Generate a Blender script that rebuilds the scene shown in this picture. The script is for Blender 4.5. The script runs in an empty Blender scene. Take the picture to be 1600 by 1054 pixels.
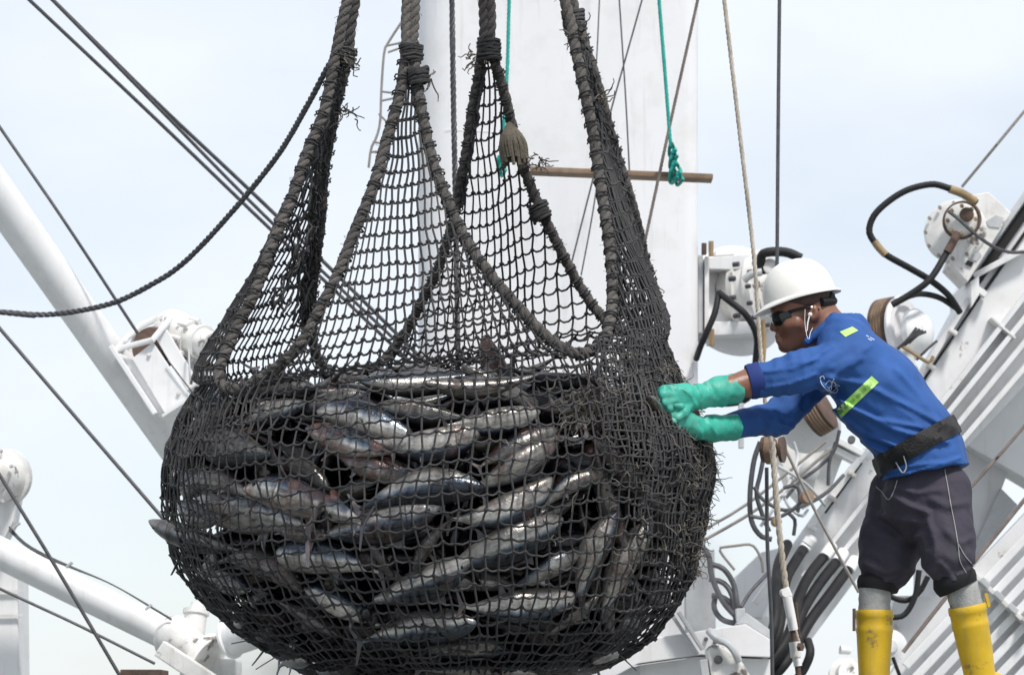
import bpy, bmesh, math, random
import numpy as np
from mathutils import Vector, Matrix
from mathutils.bvhtree import BVHTree
random.seed(7); rng = np.random.default_rng(7)
R = math.radians
scene = bpy.context.scene
COL = scene.collection

# ---------------------------------------------------------------- camera
F = 4900.0; CX = 800.0; HY = 1140.0; EYE = 1.6      # focal length and horizon in photo pixels (1600 wide)
cam_d = bpy.data.cameras.new('camera'); cam = bpy.data.objects.new('camera', cam_d); COL.objects.link(cam)
cam.location = (0, 0, EYE); cam.rotation_euler = (R(90), 0, 0)
cam_d.sensor_width = 36; cam_d.sensor_fit = 'HORIZONTAL'
cam_d.lens = 36 * F / 1600.0; cam_d.shift_y = (HY - 527.0) / 1600.0
cam_d.clip_start = 0.1; cam_d.clip_end = 20000
cam_d.dof.use_dof = True; cam_d.dof.focus_distance = 9.6; cam_d.dof.aperture_fstop = 7.1
scene.camera = cam

# ---------------------------------------------------------------- sky, sun, exposure
SUN_EL, SUN_AZ = 56.0, 150.0      # azimuth from +Y clockwise: behind the camera, to the right
world = bpy.data.worlds.new('World'); scene.world = world; world.use_nodes = True
wn = world.node_tree; wn.nodes.clear()
def wnode(t, **k):
    n = wn.nodes.new(t)
    for a, b in k.items(): setattr(n, a, b)
    return n
w_out = wnode('ShaderNodeOutputWorld'); w_bg = wnode('ShaderNodeBackground')
w_bg.inputs['Strength'].default_value = 0.1
w_sky = wnode('ShaderNodeTexSky', sky_type='NISHITA'); w_sky.sun_disc = False
w_sky.sun_elevation = R(SUN_EL); w_sky.sun_rotation = R(SUN_AZ); w_sky.dust_density = 0.6; w_sky.air_density = 1.0
w_tc = wnode('ShaderNodeTexCoord'); w_map = wnode('ShaderNodeMapping')
w_map.inputs['Scale'].default_value = (2.6, 2.6, 5.5); w_map.inputs['Location'].default_value = (0.35, 0.0, 0.25)
w_noi = wnode('ShaderNodeTexNoise'); w_noi.inputs['Scale'].default_value = 1.6; w_noi.inputs['Detail'].default_value = 5; w_noi.inputs['Roughness'].default_value = 0.5
w_rmp = wnode('ShaderNodeValToRGB')
w_rmp.color_ramp.elements[0].position = 0.34; w_rmp.color_ramp.elements[0].color = (0.58, 0.58, 0.58, 1)
w_rmp.color_ramp.elements[1].position = 0.62; w_rmp.color_ramp.elements[1].color = (0.95, 0.95, 0.95, 1)
w_mix = wnode('ShaderNodeMix', data_type='RGBA')
w_mix.inputs['B'].default_value = (7.7, 8.15, 8.75, 1)          # thin bright cloud veil
L = wn.links.new
L(w_tc.outputs['Generated'], w_map.inputs['Vector']); L(w_map.outputs[0], w_noi.inputs['Vector'])
L(w_noi.outputs['Fac'], w_rmp.inputs['Fac']); L(w_rmp.outputs['Color'], w_mix.inputs['Factor'])
L(w_sky.outputs[0], w_mix.inputs['A']); L(w_mix.outputs['Result'], w_bg.inputs['Color']); L(w_bg.outputs[0], w_out.inputs['Surface'])

sun_d = bpy.data.lights.new('sun', 'SUN'); sun = bpy.data.objects.new('sun', sun_d); COL.objects.link(sun)
sun_d.energy = 2.8; sun_d.angle = R(9); sun_d.color = (1.0, 0.96, 0.9)
_sd = Vector((math.sin(R(SUN_AZ)) * math.cos(R(SUN_EL)), math.cos(R(SUN_AZ)) * math.cos(R(SUN_EL)), math.sin(R(SUN_EL))))
sun.rotation_euler = (-_sd).to_track_quat('-Z', 'Y').to_euler()
vs = scene.view_settings; vs.view_transform = 'Standard'; vs.look = 'None'; vs.exposure = 0.3; vs.gamma = 1.0; vs.use_curve_mapping = False

# ---------------------------------------------------------------- helpers
def P(px, py, Y=10.0):
    """World point at distance Y from the camera plane, from its place in the photo."""
    return np.array([(px - CX) / F * Y, Y, EYE + (HY - py) / F * Y])
def M(px, Y=10.0): return px * Y / F          # photo pixels -> metres at distance Y

def hash_noise(p, s=1.0, seed=0.0):
    p = np.asarray(p, float) * s
    x, y, z = p[..., 0] + seed, p[..., 1] + seed * 1.7, p[..., 2] - seed * 0.6
    return (np.sin(1.7 * x + 2.3 * np.sin(1.1 * y + 0.7 * z)) + np.sin(1.9 * y + 2.1 * np.sin(1.3 * z + 0.9 * x))
            + np.sin(2.1 * z + 1.9 * np.sin(1.2 * x + 1.1 * y)) + 0.5 * np.sin(4.3 * x - 3.1 * y + 2.7 * z)) / 3.5

class MB:
    def __init__(self): self.v = []; self.f = []; self.n = 0
    def add(self, verts, faces):
        verts = np.asarray(verts, float).reshape(-1, 3)
        o = self.n; self.v.append(verts); self.n += len(verts)
        if isinstance(faces, np.ndarray): self.f.extend((faces + o).tolist())
        else: self.f.extend([tuple(i + o for i in q) for q in faces])
    def tube(self, pts, r, sides=8, caps=True, closed=False):
        pts = np.asarray(pts, float); n = len(pts)
        r = np.full(n, r, float) if np.isscalar(r) else np.asarray(r, float)
        t = np.gradient(pts, axis=0) if not closed else (np.roll(pts, -1, 0) - np.roll(pts, 1, 0))
        t /= np.linalg.norm(t, axis=1)[:, None] + 1e-12
        u = np.cross(t[0], [0, 0, 1.0])
        if np.linalg.norm(u) < 1e-3: u = np.cross(t[0], [1.0, 0, 0])
        us = []
        for i in range(n):
            u = u - t[i] * np.dot(u, t[i]); u = u / (np.linalg.norm(u) + 1e-12); us.append(u)
        us = np.array(us); ws = np.cross(t, us)
        a = np.arange(sides) * 2 * math.pi / sides
        ring = pts[:, None, :] + r[:, None, None] * (np.cos(a)[None, :, None] * us[:, None, :] + np.sin(a)[None, :, None] * ws[:, None, :])
        m = n if closed else n - 1
        ii = np.arange(m)[:, None]; i2 = (ii + 1) % n; kk = np.arange(sides)[None]; k2 = (kk + 1) % sides
        fs = np.stack([ii * sides + kk, ii * sides + k2, i2 * sides + k2, i2 * sides + kk], -1).reshape(-1, 4)
        o = self.n; self.add(ring.reshape(-1, 3), fs)
        if caps and not closed:
            self.f.append(tuple(o + q for q in range(sides - 1, -1, -1))); self.f.append(tuple(o + (n - 1) * sides + k for k in range(sides)))
        return us, ws, t
    def bar(self, a, b, w, d, up=(0, 1, 0)):
        """A box from a to b, w wide across, d deep along 'up'."""
        a = np.asarray(a, float); b = np.asarray(b, float); t = b - a; t /= np.linalg.norm(t)
        up = np.asarray(up, float); up = up - t * np.dot(up, t); up /= np.linalg.norm(up); s = np.cross(t, up)
        vs_ = [q + s * i * w / 2 + up * j * d / 2 for q in (a, b) for i, j in ((-1, -1), (1, -1), (1, 1), (-1, 1))]
        self.add(vs_, [(0, 1, 2, 3), (7, 6, 5, 4), (0, 4, 5, 1), (1, 5, 6, 2), (2, 6, 7, 3), (3, 7, 4, 0)])
    def prism(self, poly, thick):
        """Polygon (world points, roughly facing the camera) pushed back along +Y."""
        a = [np.asarray(q, float) for q in poly]; n = len(a)
        b = [q + np.array([0, thick, 0]) for q in a]
        self.add(a + b, [tuple(range(n)), tuple(range(2 * n - 1, n - 1, -1))] + [(i, n + i, n + (i + 1) % n, (i + 1) % n) for i in range(n)])
    def lathe(self, base, axis, prof, sides=28):
        """prof: (distance along axis, radius) pairs."""
        base = np.asarray(base, float); ax = np.asarray(axis, float); ax /= np.linalg.norm(ax)
        u = np.cross(ax, [0, 0, 1.0])
        if np.linalg.norm(u) < 1e-3: u = np.cross(ax, [1.0, 0, 0])
        u /= np.linalg.norm(u); w = np.cross(ax, u)
        vs_ = []; fs = []
        for (h, r) in prof:
            for k in range(sides):
                a = 2 * math.pi * k / sides
                vs_.append(base + ax * h + (u * math.cos(a) + w * math.sin(a)) * max(r, 1e-5))
        for i in range(len(prof) - 1):
            for k in range(sides):
                k2 = (k + 1) % sides
                fs.append((i * sides + k, i * sides + k2, (i + 1) * sides + k2, (i + 1) * sides + k))
        fs.append(tuple(range(sides - 1, -1, -1))); fs.append(tuple((len(prof) - 1) * sides + k for k in range(sides)))
        self.add(vs_, fs)
    def rope(self, pts, r, pitch=6.0, sides=7, step=0.5, strands=3):
        """A laid rope: three round strands wound about each other."""
        pts = resample(pts, r * step)
        n = len(pts)
        t = np.gradient(pts, axis=0); t /= np.linalg.norm(t, axis=1)[:, None] + 1e-12
        u = np.cross(t[0], [0, 0.3, 1.0]); us = []
        for i in range(n):
            u = u - t[i] * np.dot(u, t[i]); u = u / (np.linalg.norm(u) + 1e-12); us.append(u)
        us = np.array(us); ws = np.cross(t, us)
        ph = np.arange(n) * step / pitch * 2 * math.pi
        for k in range(strands):
            a = ph + k * 2 * math.pi / strands
            self.tube(pts + r * 0.5 * (np.cos(a)[:, None] * us + np.sin(a)[:, None] * ws), r * 0.56, sides)
    def build(self, name, mat, parent=None, smooth=True, bevel=0):
        me = bpy.data.meshes.new(name)
        v = np.concatenate(self.v) if self.v else np.zeros((0, 3))
        org = np.zeros(3); q = parent
        while q is not None: org = org + np.array(q.location); q = q.parent
        me.from_pydata((v - org).tolist(), [], self.f)
        bm = bmesh.new(); bm.from_mesh(me)
        if len(self.f) < 60000: bmesh.ops.recalc_face_normals(bm, faces=bm.faces)
        if bevel: bmesh.ops.bevel(bm, geom=bm.edges[:], offset=bevel, segments=2, affect='EDGES', profile=0.6)
        bm.to_mesh(me); bm.free()
        o = bpy.data.objects.new(name, me); COL.objects.link(o)
        me.materials.append(mat)
        if smooth:
            me.polygons.foreach_set('use_smooth', [True] * len(me.polygons))
            try: me.set_sharp_from_angle(angle=R(40))
            except Exception: pass
        if parent is not None: o.parent = parent
        return o

def resample(pts, step):
    pts = np.asarray(pts, float)
    # Catmull-Rom through the points, then even steps
    if len(pts) > 2:
        q = np.vstack([2 * pts[0] - pts[1], pts, 2 * pts[-1] - pts[-2]]); out = []
        for i in range(1, len(q) - 2):
            p0, p1, p2, p3 = q[i - 1], q[i], q[i + 1], q[i + 2]
            for t in np.linspace(0, 1, 14, endpoint=False):
                out.append(0.5 * (2 * p1 + (p2 - p0) * t + (2 * p0 - 5 * p1 + 4 * p2 - p3) * t * t + (3 * p1 - p0 - 3 * p2 + p3) * t ** 3))
        out.append(pts[-1]); pts = np.array(out)
    d = np.concatenate([[0], np.cumsum(np.linalg.norm(np.diff(pts, axis=0), axis=1))])
    n = max(2, int(round(d[-1] / step)) + 1); s = np.linspace(0, d[-1], n)
    return np.stack([np.interp(s, d, pts[:, k]) for k in range(3)], 1)
def curve_at(pts, n):
    q = resample(pts, 0.01)
    d = np.concatenate([[0], np.cumsum(np.linalg.norm(np.diff(q, axis=0), axis=1))]); s = np.linspace(0, d[-1], n)
    return np.stack([np.interp(s, d, q[:, k]) for k in range(3)], 1)

def tag(o, label=None, cat=None, group=None, kind=None):
    if label: o['label'] = label
    if cat: o['category'] = cat
    if group: o['group'] = group
    if kind: o['kind'] = kind
    return o
def thing(name, loc, label, cat, group=None):
    o = bpy.data.objects.new(name, None); COL.objects.link(o); o.location = tuple(loc); o.empty_display_size = 0.1
    return tag(o, label, cat, group)

# ---------------------------------------------------------------- materials
def mat(name, col, rough=0.6, metal=0.0, var=0.15, scale=8.0, spots=None, spot_col=(0.12, 0.05, 0.03), spot_scale=14.0,
        bump=0.0, bump_scale=60.0, grime=None, coat=0.0, spec=0.5, streak=0.0, rand=0.0):
    m = bpy.data.materials.new(name); m.use_nodes = True; nt = m.node_tree; b = nt.nodes['Principled BSDF']
    def N(t, **k):
        n = nt.nodes.new(t)
        for a, c in k.items(): setattr(n, a, c)
        return n
    l = nt.links.new
    tc = N('ShaderNodeTexCoord'); co = tc.outputs['Object']
    n1 = N('ShaderNodeTexNoise'); n1.inputs['Scale'].default_value = scale; n1.inputs['Detail'].default_value = 6; n1.inputs['Roughness'].default_value = 0.6
    l(co, n1.inputs['Vector'])
    mr = N('ShaderNodeMapRange'); mr.inputs['From Min'].default_value = 0.3; mr.inputs['From Max'].default_value = 0.7
    mr.inputs['To Min'].default_value = 1 - var; mr.inputs['To Max'].default_value = 1 + var
    l(n1.outputs['Fac'], mr.inputs['Value'])
    mul = N('ShaderNodeMix', data_type='RGBA', blend_type='MULTIPLY'); mul.inputs['Factor'].default_value = 1
    mul.inputs['A'].default_value = (*col, 1); l(mr.outputs[0], mul.inputs['B'])
    cur = mul.outputs['Result']
    def layer(cur, sc, lo, hi, color, stretch=None, amount=1.0, seed=0.0):
        nn = N('ShaderNodeTexNoise'); nn.inputs['Scale'].default_value = sc; nn.inputs['Detail'].default_value = 8; nn.inputs['Roughness'].default_value = 0.65
        mp = N('ShaderNodeMapping'); mp.inputs['Location'].default_value = (seed, seed * 2, seed * 3)
        if stretch: mp.inputs['Scale'].default_value = stretch
        l(co, mp.inputs['Vector']); l(mp.outputs[0], nn.inputs['Vector'])
        r = N('ShaderNodeMapRange'); r.inputs['From Min'].default_value = lo; r.inputs['From Max'].default_value = hi
        r.inputs['To Max'].default_value = amount; l(nn.outputs['Fac'], r.inputs['Value'])
        mx = N('ShaderNodeMix', data_type='RGBA'); l(r.outputs[0], mx.inputs['Factor']); l(cur, mx.inputs['A']); mx.inputs['B'].default_value = (*color, 1)
        return mx.outputs['Result']
    if grime: cur = layer(cur, 5.0, 0.5, 0.75, grime, None, 0.7, 3.1)
    if streak: cur = layer(cur, 9.0, 0.55, 0.75, (0.25, 0.2, 0.16), (3, 3, 0.25), streak, 7.7)
    if spots: cur = layer(cur, spot_scale, spots, spots + 0.06, spot_col, None, 0.9, 1.3)
    if rand:
        oi = N('ShaderNodeObjectInfo'); rr = N('ShaderNodeMapRange'); rr.inputs['To Min'].default_value = 1 - rand; rr.inputs['To Max'].default_value = 1 + rand
        l(oi.outputs['Random'], rr.inputs['Value'])
        m2 = N('ShaderNodeMix', data_type='RGBA', blend_type='MULTIPLY'); m2.inputs['Factor'].default_value = 1; l(cur, m2.inputs['A']); l(rr.outputs[0], m2.inputs['B']); cur = m2.outputs['Result']
    l(cur, b.inputs['Base Color'])
    b.inputs['Roughness'].default_value = rough; b.inputs['Metallic'].default_value = metal
    b.inputs['Specular IOR Level'].default_value = spec; b.inputs['Coat Weight'].default_value = coat
    if bump:
        nb = N('ShaderNodeTexNoise'); nb.inputs['Scale'].default_value = bump_scale; nb.inputs['Detail'].default_value = 4; l(co, nb.inputs['Vector'])
        bp = N('ShaderNodeBump'); bp.inputs['Strength'].default_value = bump; bp.inputs['Distance'].default_value = 0.01
        l(nb.outputs['Fac'], bp.inputs['Height']); l(bp.outputs[0], b.inputs['Normal'])
    return m
MAT = {}
MAT['white'] = mat('white_ship_paint', (0.78, 0.78, 0.785), 0.45, var=0.06, scale=2.5, spots=0.665, spot_col=(0.2, 0.13, 0.1), spot_scale=9, grime=(0.6, 0.58, 0.56), streak=0.2, bump=0.08, bump_scale=12)
MAT['mast'] = mat('mast_white_paint', (0.79, 0.785, 0.80), 0.5, var=0.03, scale=1.2, grime=(0.66, 0.645, 0.62), streak=0.2, bump=0.06, bump_scale=5)
MAT['machine'] = mat('chipped_machine_paint', (0.74, 0.73, 0.71), 0.5, var=0.12, scale=9, spots=0.6, spot_col=(0.10, 0.08, 0.07), spot_scale=11, grime=(0.42, 0.38, 0.34), streak=0.35, bump=0.25, bump_scale=25)
MAT['dull'] = mat('dull_grey_metal', (0.48, 0.49, 0.5), 0.55, var=0.15, scale=6, grime=(0.3, 0.29, 0.28), bump=0.15)
MAT['black'] = mat('black_rubber', (0.014, 0.014, 0.016), 0.6, var=0.3, scale=20, spec=0.3, grime=(0.03, 0.028, 0.027), bump=0.15, bump_scale=90)
MAT['hollow_shade'] = mat('painted_slot_shade', (0.012, 0.012, 0.013), 0.8)  # near-black colour standing in for the shade inside slots and holes
MAT['rust'] = mat('rusty_steel', (0.105, 0.066, 0.05), 0.8, var=0.4, scale=12, grime=(0.17, 0.14, 0.12), bump=0.4)
MAT['brass'] = mat('weathered_hose_sleeve', (0.30, 0.21, 0.11), 0.6, var=0.3, scale=15, grime=(0.2, 0.12, 0.08), bump=0.2)
MAT['wire'] = mat('dark_steel_wire', (0.075, 0.075, 0.082), 0.55, var=0.3, scale=30, metal=0.2)
MAT['wire_light'] = mat('grey_steel_wire', (0.26, 0.24, 0.22), 0.6, var=0.25, scale=20)
MAT['cream'] = mat('cream_fibre_rope', (0.46, 0.41, 0.35), 0.85, var=0.25, scale=15, grime=(0.35, 0.28, 0.2), bump=0.3)
MAT['green'] = mat('turquoise_rope', (0.02, 0.36, 0.31), 0.7, var=0.2, scale=30)
MAT['wood'] = mat('weathered_wood', (0.21, 0.14, 0.095), 0.8, var=0.35, scale=7, grime=(0.36, 0.28, 0.2), bump=0.4, bump_scale=30)
MAT['staybrown'] = mat('grey_brown_stay', (0.19, 0.155, 0.14), 0.7, var=0.3, scale=20)
MAT['twine'] = mat('tarred_net_twine', (0.036, 0.035, 0.037), 0.75, var=0.5, scale=9, grime=(0.085, 0.082, 0.08), bump=0.5, bump_scale=250)
MAT['rope'] = mat('weathered_net_rope', (0.095, 0.087, 0.081), 0.9, var=0.45, scale=8, grime=(0.05, 0.047, 0.046), bump=0.6, bump_scale=160)
MAT['fray'] = mat('frayed_fibre', (0.13, 0.115, 0.10), 0.9, var=0.4, scale=15)
# ================================================================ SETTING
mb = MB()
mb.add([(-6000, -6000, -1.6), (6000, -6000, -1.6), (6000, 9000, -1.6), (-6000, 9000, -1.6)], [(0, 1, 2, 3)])
MAT['sea'] = mat('sea_water', (0.03, 0.06, 0.07), 0.12, var=0.3, scale=0.05, bump=0.5, bump_scale=1.5)
tag(mb.build('sea', MAT['sea'], smooth=False), kind='structure')
mb = MB(); mb.bar((-14, 1.0, -0.8), (14, 1.0, -0.8), 1.6, 7.0)
MAT['quay'] = mat('concrete_quay', (0.36, 0.35, 0.33), 0.85, var=0.2, scale=1.5, bump=0.3, bump_scale=20)
tag(mb.build('quay', MAT['quay'], smooth=False), kind='structure')
mb = MB(); mb.bar((-14, 16.0, 0.0), (14, 16.0, 0.0), 3.24, 18.0)
MAT['deck'] = mat('painted_ship_deck', (0.21, 0.23, 0.22), 0.6, var=0.2, scale=1.5, grime=(0.1, 0.08, 0.07), bump=0.1)
tag(mb.build('ship_deck', MAT['deck'], smooth=False), kind='structure')
DECK = 1.62

# ---------------------------------------------------------------- mast
YM = 14.0
root = thing('ship_mast', P(871, HY, YM) * [1, 1, 0] + [0, 0, DECK], 'broad white steel mast column rising behind the hanging net', 'mast')
mb = MB()
xl, xr = P(652, 0, YM)[0], P(1092, 0, YM)[0]; dpt = 1.0; cr = 0.07
prof = []
for (cx_, cy_, a0) in ((xl + 0.16, YM + 0.16, 180), (xr - cr, YM + cr, 270), (xr - cr, YM + dpt - cr, 0), (xl + 0.16, YM + dpt - 0.16, 90)):
    rr = 0.16 if cx_ < (xl + xr) / 2 else cr
    for k in range(7):
        a = R(a0 + 15 * k); prof.append((cx_ + rr * math.cos(a), cy_ + rr * math.sin(a)))
zs = [DECK, P(0, 590, YM)[2], P(0, 200, YM)[2], 9.0]
n = len(prof); vs_ = [(x, y, z) for z in zs for (x, y) in prof]; fs = []
for i in range(len(zs) - 1):
    for k in range(n): fs.append((i * n + k, i * n + (k + 1) % n, (i + 1) * n + (k + 1) % n, (i + 1) * n + k))
fs.append(tuple(range(len(vs_) - n, len(vs_)))); mb.add(vs_, fs)
mb.build('column', MAT['mast'], root)
for py, x0, x1 in ((203, 655, 800),):                 # plate seams
    mb = MB(); mb.tube([P(x0 + 40, py, YM - 0.001), P(x1 - 22, py + 4, YM - 0.001)], 0.0012, 6); mb.build('weld_seam', MAT['mast'], root)

# ladder rungs seen past the mast's left edge
root = thing('wire_ladder', P(600, 240, 13.2), 'thin bent grey wire ladder hanging left of the mast', 'ladder')
mb = MB(); mb.tube(resample([P(*q, 13.2) for q in ((632, 28), (606, 68), (600, 85), (596, 140), (594, 190), (588, 215), (580, 232), (576, 262))], 0.03), 0.006, 6)
mb.build('side_wire', MAT['wire_light'], root)
for a, b in (((603, 72), (640, 64)), ((606, 82), (634, 72)), ((596, 143), (628, 147)), ((594, 158), (622, 152)), ((592, 178), (604, 190)), ((582, 222), (600, 224)), ((578, 238), (596, 236))):
    mb = MB(); mb.tube([P(*a, 13.2), P(*b, 13.2)], 0.005, 6); mb.build('rung', MAT['wire_light'], root)

# ---------------------------------------------------------------- wires and ropes
def run_on(w, pts, ln=2.5):
    """Lines that leave the picture run on beyond its edge."""
    off = lambda q: q[0] < 0 or q[0] > 1600 or q[1] < 0 or q[1] > 1054
    if off(pts[0]): d = w[0] - w[1]; w = [w[0] + d / np.linalg.norm(d) * ln] + w
    if off(pts[-1]): d = w[-1] - w[-2]; w = w + [w[-1] + d / np.linalg.norm(d) * (ln if pts[-1][1] < 1054 else .1)]
    return w
def wire(name, pts, rpx, m, label, cat='wire', group=None, lay=False, step=0.08):
    w = run_on([P(*q) for q in pts], pts); Ym = float(np.mean([q[2] for q in pts])); mb = MB()
    if lay: mb.rope(w, M(rpx, Ym), pitch=7, sides=6, step=0.8)
    else: mb.tube(resample(w, step), M(rpx, Ym), 7)
    return tag(mb.build(name, m), label, cat, group)
W = MAT['wire']; WL = MAT['wire_light']
wire('rigging_wire', ((30, -15, 13), (235, 178, 13.2), (430, 365, 13.4), (690, 612, 13.6)), 3.0, W, 'lowest of three dark wires slanting from top left behind the net')
wire('rigging_wire', ((62, -20, 13), (250, 165, 13.2), (430, 335, 13.4), (700, 600, 13.6)), 3.2, W, 'uppermost of three dark wires slanting from top left behind the net')
wire('rigging_wire', ((66, -16, 12.95), (250, 171, 13.15), (425, 348, 13.3), (680, 590, 13.6)), 2.8, W, 'middle dark wire that splits from its neighbour halfway to the net')
wire('sagging_rope', ((-30, 484, 11.5), (0, 487, 11.5), (80, 491, 11.5), (170, 475, 11.4), (230, 448, 11.3), (285, 412, 11.2), (350, 345, 11.0), (430, 248, 10.7), (480, 165, 10.4), (512, 105, 10.25), (530, 78, 10.15)), 4.6, MAT['wire'], 'thick dark rope sagging from the net to the left edge', 'rope', None, True)
wire('hoist_wire', ((-20, 170, 12.8), (100, 345, 12.8), (216, 522, 12.9)), 2.6, W, 'thin dark wire running down into the boom pulley on the left')
wire('rigging_wire', ((-20, 490, 12.6), (130, 665, 12.6), (262, 818, 12.6)), 3.0, W, 'dark wire slanting across open sky to the left side of the bag')
wire('rigging_wire', ((-20, 710, 12), (90, 890, 12), (196, 1070, 12)), 3.0, W, 'steep dark wire crossing in front of the white pipe, bottom left')
wire('rigging_wire', ((-20, 910, 12.2), (120, 975, 12.2), (242, 1036, 12.2)), 2.4, W, 'thin shallow wire under the white pipe, bottom left')
wire('hoist_rope', ((706, -20, 11.6), (707, 60, 11.6), (709, 180, 11.6), (712, 330, 11.6), (716, 600, 11.6)), 4.6, W, 'black laid rope hanging straight down in front of the mast', 'rope', None, True)
for k, (pts, r, lab) in enumerate([
    (((937, -10, 13.9), (934, 60, 13.9), (931, 112, 13.9)), 1.1, 'short thin wire at the top of the mast face'),
    (((967, -10, 13.5), (978, 160, 13.5), (986, 322, 13.5)), 1.3, 'thin near-vertical wire left of the right green rope'),
    (((1006, -10, 13.4), (950, 190, 13.4), (888, 430, 13.4)), 1.4, 'thin wire slanting down leftward across the mast face'),
    (((937, 262, 13.3), (924, 345, 13.3), (908, 430, 13.3)), 1.2, 'short thin wire below the wooden plank on the mast')]):
    wire('thin_wire', pts, r, W, lab)
wire('stay_rope', ((1093, -12, 12.5), (1048, 190, 12.5), (1005, 390, 12.5)), 2.6, MAT['staybrown'], 'brown stay rope slanting past the plank, right part of the mast', 'rope', None, True)
wire('stay_wire', ((1218, -10, 12.4), (1216, 180, 12.4), (1214, 420, 12.4)), 3.0, MAT['wire'], 'dark vertical wire above the white hard hat')
wire('stay_wire', ((1612, 160, 13.6), (1560, 223, 13.6), (1503, 292, 13.7)), 2.4, WL, 'grey wire leading up right from the upper hydraulic motor')
mb = MB(); path = [P(*q) for q in ((1130, -15, 11.0), (1155, 200, 11.0), (1178, 400, 11.0), (1187, 530, 11.0), (1197, 640, 11.0), (1205, 690, 11.0))]
mb.rope(run_on(path, ((1130, -15, 11.0), (1205, 690, 11.0))), M(3.5, 11), pitch=8, sides=6, step=0.7)
tag(mb.build('halyard', MAT['cream']), 'cream rope running down past the front of the hard hat', 'rope')
mb = MB(); mb.rope([P(*q) for q in ((1207, 690, 11.0), (1213, 780, 11.0), (1222, 870, 11.0), (1229, 925, 11.0))], M(5.0, 11), pitch=9, sides=7, step=0.6)
tag(mb.build('halyard', MAT['cream']), 'thick cream rope between the wooden pulley and the turnbuckle', 'rope')
wire('stay_wire', ((1222, 690, 11.3), (1275, 800, 11.3), (1342, 925, 11.3)), 2.5, WL, 'grey wire crossing the boom down to the left knee')
wire('stay_wire', ((1198, 730, 11.2), (1199, 850, 11.2), (1205, 960, 11.2), (1207, 1070, 11.2)), 3.2, W, 'dark vertical wire left of the thick cream rope')
wire('stay_wire', ((1085, 835, 13), (1170, 785, 13), (1290, 690, 13)), 2.4, WL, 'upper of two grey wires between the bag and the pulleys')
wire('stay_wire', ((1085, 852, 13), (1190, 790, 13), (1300, 700, 13)), 2.6, WL, 'lower of two grey wires between the bag and the pulleys')
wire('stay_rope', ((1612, 652, 13.2), (1560, 712, 13.2), (1500, 780, 13.2)), 2.8, MAT['staybrown'], 'brown wire crossing the pale plate beside the dark shorts', 'rope')
wire('stay_rope', ((1612, 766, 13.1), (1500, 905, 13.1), (1411, 1018, 13.1)), 3.4, MAT['staybrown'], 'long brown wire passing behind the knees on the right', 'rope')

# green ropes and the plank they carry
root = thing('staging_plank', P(830, 268, 12.6), 'weathered brown wooden plank hung level across the mast', 'plank')
mb = MB(); mb.bar(P(828, 267, 12.6), P(1113, 279, 12.6), M(8.5, 12.6), 0.10, (0, 1, 0)); mb.build('board', MAT['wood'], root, bevel=0.004)
def green_rope(pts, label, knot):
    r = thing('green_rope', P(*pts[0]), label, 'rope')
    mb = MB(); mb.rope(run_on([P(*q) for q in pts], pts), M(3.0, 12.5), pitch=7, sides=6, step=0.8); mb.build('line', MAT['green'], r)
    for kx, ky, a in knot:
        mb = MB(); c = P(kx, ky, 12.52); rr = M(a, 12.5)
        loop = [c + np.array([rr * math.cos(t) * 0.7, 0.05 * math.sin(2 * t) - 0.03, rr * 1.2 * math.sin(t)]) for t in np.linspace(0, 2 * math.pi, 18)[:-1]]
        mb.tube(loop, M(2.7, 12.5), 7, closed=True); mb.build('knot', MAT['green'], r)
green_rope(((796, -10, 12.5), (793, 100, 12.5), (787, 200, 12.5), (782, 262, 12.5)), 'turquoise rope tied to the left end of the plank', [(783, 258, 8), (786, 268, 6)])
green_rope(((1029, -10, 12.5), (1038, 100, 12.5), (1047, 215, 12.5), (1050, 232, 12.5)), 'turquoise rope with a big knot near the right plank end',
           [(1050, 236, 7), (1053, 246, 6), (1051, 256, 7), (1056, 268, 10), (1052, 276, 9), (1061, 281, 7)])

# ---------------------------------------------------------------- left side: boom with pulley, pipe and post
root = thing('cargo_boom', P(-60, 220, 12.6), 'long white tubular boom slanting down from the left edge', 'boom')
mb = MB(); a, b = P(-490, -392, 11.8), P(330, 782, 13.4); mb.tube(resample([a, b], 0.3), np.linspace(M(37, 12.6), M(25, 13.4), len(resample([a, b], 0.3))), 28); mb.build('tube', MAT['white'], root)
mb = MB()
for i in range(5):
    q = P(60 + 45 * i, 395 + 64 * i, 12.9)
root2 = thing('boom_pulley', P(232, 600, 12.9), 'white box pulley with rusty wheel fixed on the slanting boom', 'pulley')
Yb = 12.75
def prism_px(pts, Y, th, name, m, parent, bevel=0.004):
    mb = MB(); mb.prism([P(*q, Y) for q in pts], th); return mb.build(name, m, parent, smooth=False, bevel=bevel)
prism_px(((206, 560), (239, 534), (302, 628), (264, 657)), Yb, 0.03, 'front_plate', MAT['white'], root2)
prism_px(((182, 549), (208, 562), (266, 657), (236, 648)), Yb + .03, 0.06, 'cheek_plate', MAT['white'], root2)
prism_px(((198, 548), (212, 512), (285, 606), (278, 640)), Yb + 0.34, 0.03, 'back_plate', MAT['white'], root2)
mb = MB(); mb.bar(P(181, 548, Yb + 0.16), P(250, 653, Yb + 0.16), M(8, Yb), 0.36); mb.build('side_plate', MAT['white'], root2, smooth=False, bevel=0.004)
mb = MB(); mb.bar(P(256, 524, Yb + 0.20), P(308, 612, Yb + 0.20), M(22, Yb), 0.34); mb.build('side_plate', MAT['white'], root2, smooth=False, bevel=0.004)
mb = MB(); rim = [P(*q) for q in ((183, 545, Yb), (238, 531, Yb - 0.02), (266, 498, Yb + 0.05), (252, 494, Yb + 0.36), (222, 508, Yb + 0.36), (196, 530, Yb + 0.3))]
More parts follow.
